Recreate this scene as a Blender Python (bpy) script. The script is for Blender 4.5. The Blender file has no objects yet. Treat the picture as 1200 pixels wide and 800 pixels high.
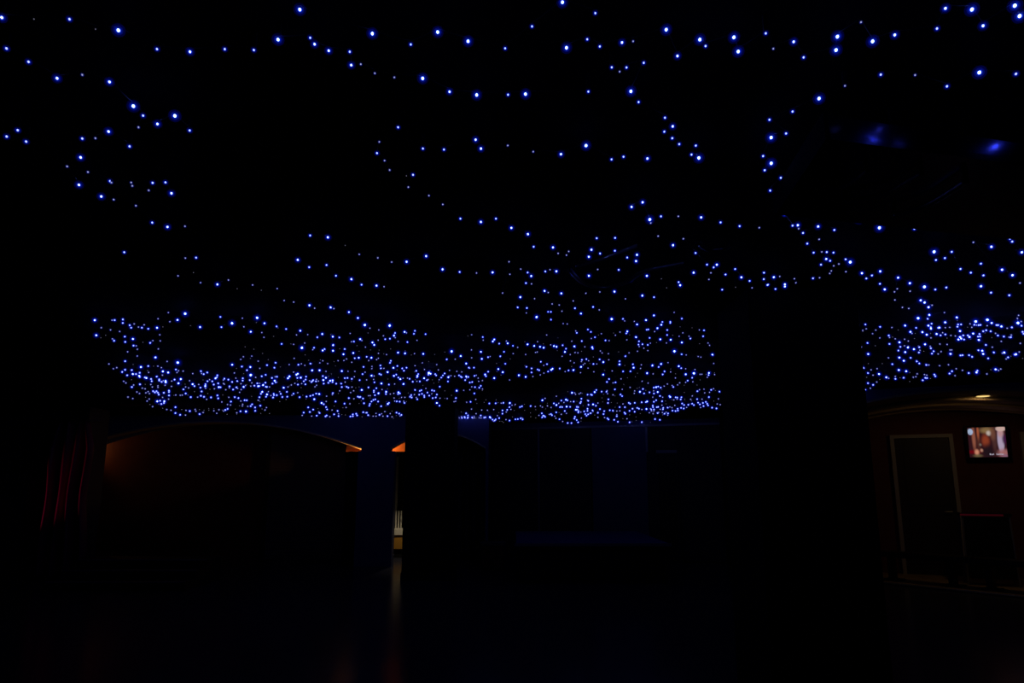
import bpy, bmesh, math, random
from mathutils import Vector, Matrix
random.seed(7)
D = bpy.data
C = bpy.context.scene.collection
PI = math.pi

# ---------------------------------------------------------------- camera, world, exposure
PITCH = math.atan(167 / 850)
cam_d = D.cameras.new('camera'); cam_d.lens = 25.5; cam_d.sensor_width = 36
cam = D.objects.new('camera', cam_d); C.objects.link(cam)
cam.location = (0, 0, 1.5); cam.rotation_euler = (PI / 2 + PITCH, 0, 0)
cam_d.clip_start = .02
bpy.context.scene.camera = cam
w = D.worlds.new('night'); bpy.context.scene.world = w; w.use_nodes = True
w.node_tree.nodes['Background'].inputs[0].default_value = (0.001, 0.001, 0.003, 1)
vs = bpy.context.scene.view_settings
vs.view_transform = 'Standard'; vs.look = 'None'; vs.gamma = 1; vs.exposure = 0
vs.use_curve_mapping = False
bpy.context.scene.cycles.use_denoising = True
bpy.context.scene.cycles.max_bounces = 6
bpy.context.scene.cycles.transparent_max_bounces = 24
LED = 1.0            # strength of the blue bulbs' own light

# ---------------------------------------------------------------- materials
def mat(name, col, rough=.6, metal=0., spec=.5, noise=None, bump=0., bscale=30., coat=0.):
    m = D.materials.new(name); m.use_nodes = True
    nt = m.node_tree; b = nt.nodes['Principled BSDF']
    b.inputs['Base Color'].default_value = (*col, 1); b.inputs['Roughness'].default_value = rough
    b.inputs['Metallic'].default_value = metal; b.inputs['Specular IOR Level'].default_value = spec
    b.inputs['Coat Weight'].default_value = coat
    tc = nt.nodes.new('ShaderNodeTexCoord')
    if noise:
        n = nt.nodes.new('ShaderNodeTexNoise'); n.inputs['Scale'].default_value = noise[0]; n.inputs['Detail'].default_value = 5
        nt.links.new(tc.outputs['Object'], n.inputs['Vector'])
        r = nt.nodes.new('ShaderNodeMix'); r.data_type = 'RGBA'
        r.inputs[6].default_value = (*[c * (1 - noise[1]) for c in col], 1); r.inputs[7].default_value = (*[min(1, c * (1 + noise[1])) for c in col], 1)
        nt.links.new(n.outputs['Fac'], r.inputs[0]); nt.links.new(r.outputs[2], b.inputs['Base Color'])
    if bump:
        n2 = nt.nodes.new('ShaderNodeTexNoise'); n2.inputs['Scale'].default_value = bscale; n2.inputs['Detail'].default_value = 4
        nt.links.new(tc.outputs['Object'], n2.inputs['Vector'])
        bp = nt.nodes.new('ShaderNodeBump'); bp.inputs['Strength'].default_value = bump; bp.inputs['Distance'].default_value = .02
        nt.links.new(n2.outputs['Fac'], bp.inputs['Height']); nt.links.new(bp.outputs[0], b.inputs['Normal'])
    return m

def emis(name, col, strength, sample=True):
    m = D.materials.new(name); m.use_nodes = True; nt = m.node_tree
    nt.nodes.remove(nt.nodes['Principled BSDF'])
    e = nt.nodes.new('ShaderNodeEmission'); e.inputs[0].default_value = (*col, 1); e.inputs[1].default_value = strength
    nt.links.new(e.outputs[0], nt.nodes['Material Output'].inputs[0])
    if not sample: m.cycles.emission_sampling = 'NONE'
    return m

def lens(name, col, strength):      # see-through glowing shell that imitates camera bloom round a diode
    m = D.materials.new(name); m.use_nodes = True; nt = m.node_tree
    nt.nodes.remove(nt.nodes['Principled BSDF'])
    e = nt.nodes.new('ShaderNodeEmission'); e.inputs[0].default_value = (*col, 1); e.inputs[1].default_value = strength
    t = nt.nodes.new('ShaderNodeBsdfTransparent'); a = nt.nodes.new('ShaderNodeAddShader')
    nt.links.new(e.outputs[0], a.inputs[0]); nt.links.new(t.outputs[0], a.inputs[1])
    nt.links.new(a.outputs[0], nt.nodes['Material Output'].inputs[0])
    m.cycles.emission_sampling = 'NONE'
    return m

M = dict(
    ceiling=mat('black ceiling film', (.006, .006, .010), .85, spec=.08, noise=(3, .3), bump=.1, bscale=5),
    floor=mat('dark polished floor', (.045, .05, .085), .2, spec=.13, noise=(2, .3), bump=.01, bscale=6),
    tan=mat('tan floor', (.50, .36, .18), .5, noise=(4, .25)),
    black=mat('black painted wall', (.010, .010, .012), .7, noise=(2, .3)),
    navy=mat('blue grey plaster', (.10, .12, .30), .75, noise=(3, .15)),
    panel_grey=mat('grey wall panel', (.05, .05, .06), .6, noise=(3, .2)),
    panel_blue=mat('blue wall panel', (.09, .11, .26), .6, noise=(3, .2)),
    strip=mat('pale metal strip', (.35, .35, .38), .4, metal=.5),
    pier=mat('dark painted pillar', (.012, .011, .014), .8, spec=.15, noise=(4, .3), bump=.1),
    redwall=mat('red brown wall', (.17, .035, .018), .7, noise=(3, .3), bump=.1),
    orange=mat('orange plaster', (.75, .22, .05), .7, noise=(6, .2), bump=.1),
    cream=mat('cream arch trim', (.75, .62, .40), .6, noise=(5, .1)),
    shutter=mat('brown grey shutter', (.16, .13, .12), .6, noise=(8, .2)),
    beige=mat('beige vault plaster', (.50, .38, .24), .75, noise=(3, .2)),
    frame=mat('off-white door frame', (.55, .52, .45), .5),
    door=mat('dark brown door', (.035, .02, .014), .5, noise=(4, .3)),
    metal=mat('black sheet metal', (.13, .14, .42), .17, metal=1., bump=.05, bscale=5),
    cable=mat('added glint cable', (.5, .5, .55), .38, metal=1.),
    wire=mat('thin black wire', (.008, .008, .01), .6),
    wood=mat('dark bench wood', (.02, .013, .01), .45, noise=(12, .3)),
    carpet=mat('blue carpet', (.04, .06, .35), .9, noise=(80, .3)),
    cloth=mat('plum satin', (.22, .012, .06), .42, spec=.6, noise=(5, .2)),
    ochre=mat('ochre panel', (.55, .28, .04), .6),
    white=mat('white paint', (.75, .75, .72), .6),
    plastic=mat('black plastic', (.012, .012, .013), .35),
    brass=mat('aged brass', (.4, .25, .08), .35, metal=.9),
    steel=mat('brushed steel', (.4, .4, .42), .35, metal=.9),
    redtop=mat('red counter top', (.5, .04, .05), .4),
)
# ---------------------------------------------------------------- helpers
def link(o, parent=None):
    C.objects.link(o)
    if parent: o.parent = parent
    return o
def tag(o, label=None, cat=None, group=None, kind=None):
    if label: o['label'] = label
    if cat: o['category'] = cat
    if group: o['group'] = group
    if kind: o['kind'] = kind
    return o
def empty(name, loc=(0, 0, 0), rz=0, **k):
    o = D.objects.new(name, None); o.location = loc; o.rotation_euler = (0, 0, rz); o.empty_display_size = .1
    link(o); return tag(o, **k)
def obj(name, bm, m, parent=None, smooth=False):
    me = D.meshes.new(name); bmesh.ops.recalc_face_normals(bm, faces=bm.faces); bm.to_mesh(me); bm.free()
    for mm in (m if isinstance(m, (list, tuple)) else [m]): me.materials.append(M[mm] if isinstance(mm, str) else mm)
    if smooth:
        for p in me.polygons: p.use_smooth = True
    return link(D.objects.new(name, me), parent)
def box(bm, x0, x1, y0, y1, z0, z1, mtx=None):
    vs_ = [bm.verts.new((x, y, z)) for x in (x0, x1) for y in (y0, y1) for z in (z0, z1)]
    if mtx is not None:
        for v in vs_: v.co = mtx @ v.co
    for f in ((0, 1, 3, 2), (4, 6, 7, 5), (0, 4, 5, 1), (2, 3, 7, 6), (0, 2, 6, 4), (1, 5, 7, 3)):
        bm.faces.new([vs_[i] for i in f])
def bbox(name, x0, x1, y0, y1, z0, z1, m, parent=None, bev=0., mtx=None):
    bm = bmesh.new(); box(bm, x0, x1, y0, y1, z0, z1, mtx)
    if bev: bmesh.ops.bevel(bm, geom=bm.edges[:], offset=bev, segments=2, affect='EDGES')
    return obj(name, bm, m, parent)
def tube(bm, pts, r, n=6, cap=True):
    pts = [Vector(p) for p in pts]; rings = []
    for i, p in enumerate(pts):
        t = (pts[min(i + 1, len(pts) - 1)] - pts[max(i - 1, 0)])
        t = t.normalized() if t.length > 1e-6 else Vector((0, 0, 1))
        up = Vector((0, 0, 1)) if abs(t.z) < .9 else Vector((1, 0, 0))
        a = t.cross(up).normalized(); b = t.cross(a)
        rr = r[i] if isinstance(r, (list, tuple)) else r
        rings.append([bm.verts.new(p + (a * math.cos(2 * PI * k / n) + b * math.sin(2 * PI * k / n)) * rr) for k in range(n)])
    for q in range(len(rings) - 1):
        for k in range(n):
            bm.faces.new((rings[q][k], rings[q][(k + 1) % n], rings[q + 1][(k + 1) % n], rings[q + 1][k]))
    if cap:
        bm.faces.new(rings[0][::-1]); bm.faces.new(rings[-1])
def lathe(bm, prof, n=20, loc=(0, 0, 0), mtx=None):
    rings = []
    for r, z in prof:
        rings.append([bm.verts.new((loc[0] + r * math.cos(2 * PI * k / n), loc[1] + r * math.sin(2 * PI * k / n), loc[2] + z)) for k in range(n)])
    for q in range(len(rings) - 1):
        for k in range(n): bm.faces.new((rings[q][k], rings[q][(k + 1) % n], rings[q + 1][(k + 1) % n], rings[q + 1][k]))
    bm.faces.new(rings[0][::-1]); bm.faces.new(rings[-1])
    if mtx is not None:
        for v in bm.verts: v.co = mtx @ v.co
def struct(o, label=None): return tag(o, label=label, kind='structure')

H = 2.8
# ---------------------------------------------------------------- the hall's shell
struct(bbox('floor', -10.6, 10.5, -2.5, 18.2, -.1, 0, 'floor'))
bm = bmesh.new()        # ceiling: black film, gently uneven
nx, ny = 70, 70; grid = []
for i in range(nx + 1):
    row = []
    for j in range(ny + 1):
        x = -10.6 + 21.1 * i / nx; y = -2.5 + 20.7 * j / ny
        z = H + .012 + .006 * math.sin(1.7 * x + .6 * y) * math.cos(1.1 * y - .4 * x) + .005 * math.sin(4.1 * x - 2.2 * y)
        row.append(bm.verts.new((x, y, z)))
    grid.append(row)
for i in range(nx):
    for j in range(ny): bm.faces.new((grid[i][j], grid[i][j + 1], grid[i + 1][j + 1], grid[i + 1][j]))
ce = struct(obj('ceiling', bm, 'ceiling', smooth=True))
bbox('slab', -10.6, 10.5, -2.5, 18.2, H + .05, H + .2, 'black', ce)
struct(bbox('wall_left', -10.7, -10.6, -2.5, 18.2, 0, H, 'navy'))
struct(bbox('wall_right', 10.5, 10.6, -2.5, 18.2, 0, H, 'black'))
struct(bbox('wall_back', -10.6, 10.5, -2.6, -2.5, 0, H, 'black'))
struct(bbox('wall_front', -10.6, 10.5, 18.2, 18.3, 0, H, 'black'))

# two near pillars
for nm, x0, x1, y0, y1, lab in (('pillar', 1.585, 2.32, 4.72, 5.47, 'wide dark square pillar right of centre, nearest of the pillars'),
                                ('pillar', -1.757, -.95, 12.0, 12.8, 'dark square pillar in front of the orange-lit arches')):
    p = struct(bbox(nm, x0, x1, y0, y1, 0, H, 'pier', bev=.012), lab)
    bbox('skirting', x0 - .012, x1 + .012, y0 - .012, y1 + .012, 0, .12, 'black', p)

# ---------------------------------------------------------------- arched wall on the left
def arch_z(x, cx, hw, zs, rise): return zs + rise * math.sqrt(max(0, 1 - .75 * ((x - cx) / hw) ** 2)) * 2 - rise if False else zs + rise * (1 - ((x - cx) / hw) ** 2)
ARCHES = [(-5.68, 2.80, 2.19, .50), (-1.41, .91, 2.19, .30)]     # centre, half width, spring height, rise
YA, TA = 14.0, .22
def arch_wall(bm, x0, x1, arches, y0, y1, mtx=None, ztop=H):
    """wall between x0 and x1 with arched openings, made as solid strips"""
    def strip(xa, xb, za, zb):
        v = []
        for x, z in ((xa, za), (xb, zb)):
            for y in (y0, y1):
                for zz in (z, ztop): v.append(bm.verts.new((x, y, zz)))
        if mtx is not None:
            for q in v: q.co = mtx @ q.co
        for f in ((0, 2, 3, 1), (4, 5, 7, 6), (0, 1, 5, 4), (2, 6, 7, 3), (1, 3, 7, 5), (0, 4, 6, 2)): bm.faces.new([v[i] for i in f])
    x = x0
    for cx, hw, zs, rise in sorted(arches):
        if cx - hw > x: strip(x, cx - hw, 0, 0)
        N = 32
        for k in range(N):
            a = cx - hw + 2 * hw * k / N; b = cx - hw + 2 * hw * (k + 1) / N
            strip(a, b, arch_z(a, cx, hw, zs, rise), arch_z(b, cx, hw, zs, rise))
        x = cx + hw
    if x < x1: strip(x, x1, 0, 0)
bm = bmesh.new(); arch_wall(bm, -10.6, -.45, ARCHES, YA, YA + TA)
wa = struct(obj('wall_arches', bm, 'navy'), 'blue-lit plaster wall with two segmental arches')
def arch_band(bm, cx, hw, zs, rise, y0, y1, th, mtx=None):
    N = 32; prev = None
    for k in range(N + 1):
        x = cx - hw + 2 * hw * k / N; z = arch_z(x, cx, hw, zs, rise)
        r = [bm.verts.new((x, y, zz)) for y, zz in ((y0, z - th), (y1, z - th), (y1, z + .002), (y0, z + .002))]
        if mtx is not None:
            for q in r: q.co = mtx @ q.co
        if prev:
            for i in range(4): bm.faces.new((prev[i], prev[(i + 1) % 4], r[(i + 1) % 4], r[i]))
        prev = r
for a in ARCHES:
    bm = bmesh.new(); arch_band(bm, *a, YA - .02, YA + TA + .02, .03); obj('arch_trim', bm, 'cream', wa)
for nm, cx, hw, x0, x1 in (('wall_light_catcher', -5.68, 2.68, -8.5, -2.88),):  # added band that catches lamplight as the arch's bright edge
    bm = bmesh.new(); arch_wall(bm, x0, x1, [(cx, hw, 2.17, .51 if hw > 1 else .27)], YA + .52, YA + .56)
    bm2 = [v for v in bm.verts if v.co.z < 2.0]
    for v in bm2: v.co.z = 2.165
    struct(obj(nm, bm, 'cream'), 'added cream arch band catching lamplight just behind the %s arch' % ('wide' if hw > 1 else 'narrow'))
# what stands behind the pier between the arches
struct(bbox('wall_pier', -3.23, -2.30, YA + .26, YA + .62, 0, 2.04, 'pier'), 'broad dark pier behind the arches, orange light above it')
struct(bbox('trim_2', -3.25, -2.03, YA + .25, YA + .63, 2.04, 2.12, 'pier'), 'dark shelf on top of the pier')
bbox_o = struct(bbox('wall_recess', -3.31, -2.04, YA + .63, YA + .70, 2.04, H, 'orange'), 'orange plaster above the pier')
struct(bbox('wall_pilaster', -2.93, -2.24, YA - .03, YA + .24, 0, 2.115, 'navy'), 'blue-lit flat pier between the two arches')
# bay behind the wide arch
struct(bbox('wall_bay', -10.6, -3.05, 15.3, 15.4, 0, H, 'redwall'), 'red-brown back wall of the wide arch bay')
struct(bbox('wall_return', -3.05, -2.95, YA + .7, 18.2, 0, H, 'door'))
dr = struct(bbox('door_1', -5.0, -3.17, 15.22, 15.3, 0, 2.75, 'shutter'), 'ribbed shutter behind the wide arch')
bm = bmesh.new()
for k in range(42): box(bm, -5.0, -3.17, 15.195, 15.225, .03 + k * .064, .03 + k * .064 + .05)
s_ = obj('slats', bm, 'shutter', dr); s_['kind'] = 'stuff'
bbox('frame', -5.08, -5.0, 15.18, 15.3, 0, 2.75, 'door', dr)
# passage behind the narrow arch
struct(bbox('wall_passage', -2.95, -.42, 17.6, 17.7, 0, H, 'door'), 'dark back wall of the narrow passage')
struct(bbox('wall_spill_stop', -1.95, -1.88, YA + .225, 17.6, 0, H, 'black'))  # unseen wall added to stop passage light spilling right
struct(bbox('wall_passage_side', -.5, -.42, YA + .22, 17.6, 0, H, 'black'))
ps = struct(bbox('door_2', -1.2, -.5, 15.5, 15.56, 0, 2.3, 'door'), 'dark door beside the pillar, seen through the narrow arch')
for k in range(4): bbox('slat', -1.12 + k * .15, -1.05 + k * .15, 15.47, 15.5, .15, 2.15, 'shutter', ps)
bbox('frame', -.56, -.5, 15.44, 15.5, 0, 2.32, 'frame', ps)

# ---------------------------------------------------------------- panelled wall in the middle
mA, mB = Vector((-.57, 16.2, 0)), Vector((4.3, 14.55, 0))
du = (mB - mA).normalized(); dn = Vector((-du.y, du.x, 0))
LM = (mB - mA).length
MW = Matrix(((du.x, dn.x, 0, mA.x), (du.y, dn.y, 0, mA.y), (0, 0, 1, 0), (0, 0, 0, 1)))
wm = struct(bbox('wall_middle', 0, LM, .03, .15, 0, H, 'panel_grey', mtx=MW), 'panelled far wall in the middle of the hall')
def mpx(px):            # distance along this wall of the ray through a picture column
    k = (px - 600) / 850 / 1.003
    return (k * mA.y - mA.x) / (du.x - k * du.y)
cuts = [0] + [mpx(p) for p in (631, 692, 757)] + [LM]
for i in range(4):
    bbox('panel', cuts[i] + .015, cuts[i + 1] - .015, 0, .03, .02, H - .14, 'panel_blue' if i == 2 else 'panel_grey', wm, mtx=MW, bev=.004)
for i in (1, 2, 3): bbox('joint_strip', cuts[i] - .02, cuts[i] + .02, -.012, .03, .02 if i != 3 else 2.15, H - .14, 'strip' if i != 2 else 'black', wm, mtx=MW)
bbox('top_rail', 0, LM, -.02, .03, H - .13, H - .09, 'strip', wm, mtx=MW)
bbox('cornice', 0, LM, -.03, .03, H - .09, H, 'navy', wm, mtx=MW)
d3 = struct(bbox('door_3', mpx(770), mpx(790), -.03, 0, 0, 2.12, 'door', mtx=MW), 'narrow dark door in the middle panels')
bbox('frame', mpx(768), mpx(792), -.05, 0, 2.12, 2.18, 'frame', d3, mtx=MW)
for p in (768.6, 791.4): bbox('frame', mpx(p) - .02, mpx(p) + .02, -.05, 0, 0, 2.12, 'panel_grey', d3, mtx=MW)
struct(bbox('wall_side', 4.16, 4.3, 10.6, 14.8, 0, H, 'black'))

# ---------------------------------------------------------------- vaulted bay on the right
ux, uy = .905, -.425
BM = Matrix(((ux, -uy, 0, 6.0), (uy, ux, 0, 9.66), (0, 0, 1, 0), (0, 0, 0, 1)))   # local: x along the facade, y into the bay
def bay(s, t, z=0): return BM @ Vector((s, t, z))
VA = (0, 2.4, 2.26, .49)
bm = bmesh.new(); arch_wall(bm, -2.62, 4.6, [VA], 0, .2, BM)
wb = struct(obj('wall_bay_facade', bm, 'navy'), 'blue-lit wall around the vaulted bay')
bm = bmesh.new(); arch_band(bm, *VA, -.02, .24, .03, BM); obj('arch_trim', bm, 'beige', wb)
N = 32
bm = bmesh.new(); prev = None            # vault
for k in range(N + 1):
    x = -2.4 + 4.8 * k / N; z = arch_z(x, *VA)
    r = [bm.verts.new(BM @ Vector((x, y, zz))) for y, zz in ((.22, z), (2.95, z - .04), (2.95, z + .0), (.22, z + .04))]
    if prev:
        for i in range(4): bm.faces.new((prev[i], prev[(i + 1) % 4], r[(i + 1) % 4], r[i]))
    prev = r
va = struct(obj('ceiling_vault', bm, 'beige'), 'beige vault over the bay')
for t in (.95, 1.75, 2.5):
    bm = bmesh.new(); arch_band(bm, 0, 2.39, 2.24, .49, t, t + .09, .035, BM); obj('rib', bm, 'beige', va)
bb = struct(bbox('wall_bay_back', -2.4, 2.4, 3.0, 3.1, 0, H, 'redwall', mtx=BM), 'dark red back wall of the vaulted bay')
for s in (-2.5, 2.4): struct(bbox('wall_bay_side', s, s + .1, .2, 3.1, 0, H, 'redwall', mtx=BM))
def bay_door(n, s0, s1, h, lab):
    d = struct(bbox('door_%d' % n, s0 + .06, s1 - .06, 2.95, 3.0, 0, h - .06, 'door', mtx=BM), lab)
    bbox('frame', s0, s0 + .06, 2.9, 3.0, 0, h, 'frame', d, mtx=BM); bbox('frame', s1 - .06, s1, 2.9, 3.0, 0, h, 'frame', d, mtx=BM)
    bbox('frame', s0 + .06, s1 - .06, 2.9, 3.0, h - .06, h, 'frame', d, mtx=BM)
    for z0, z1 in ((.2, 1.0), (1.15, 2.05)): bbox('panel', s0 + .18, s1 - .18, 2.935, 2.95, z0, z1, 'door', d, mtx=BM, bev=.006)
    bm = bmesh.new(); tube(bm, [bay(s1 - .13, 2.95, 1.05), bay(s1 - .13, 2.89, 1.05), bay(s1 - .25, 2.89, 1.05)], .01); obj('handle', bm, 'steel', d)
bay_door(4, -.78, .16, 2.33, 'closed dark door with off-white frame, left of the television')
bay_door(5, 1.10, 2.0, 2.33, 'dark door with off-white frame at the right edge')
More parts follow.
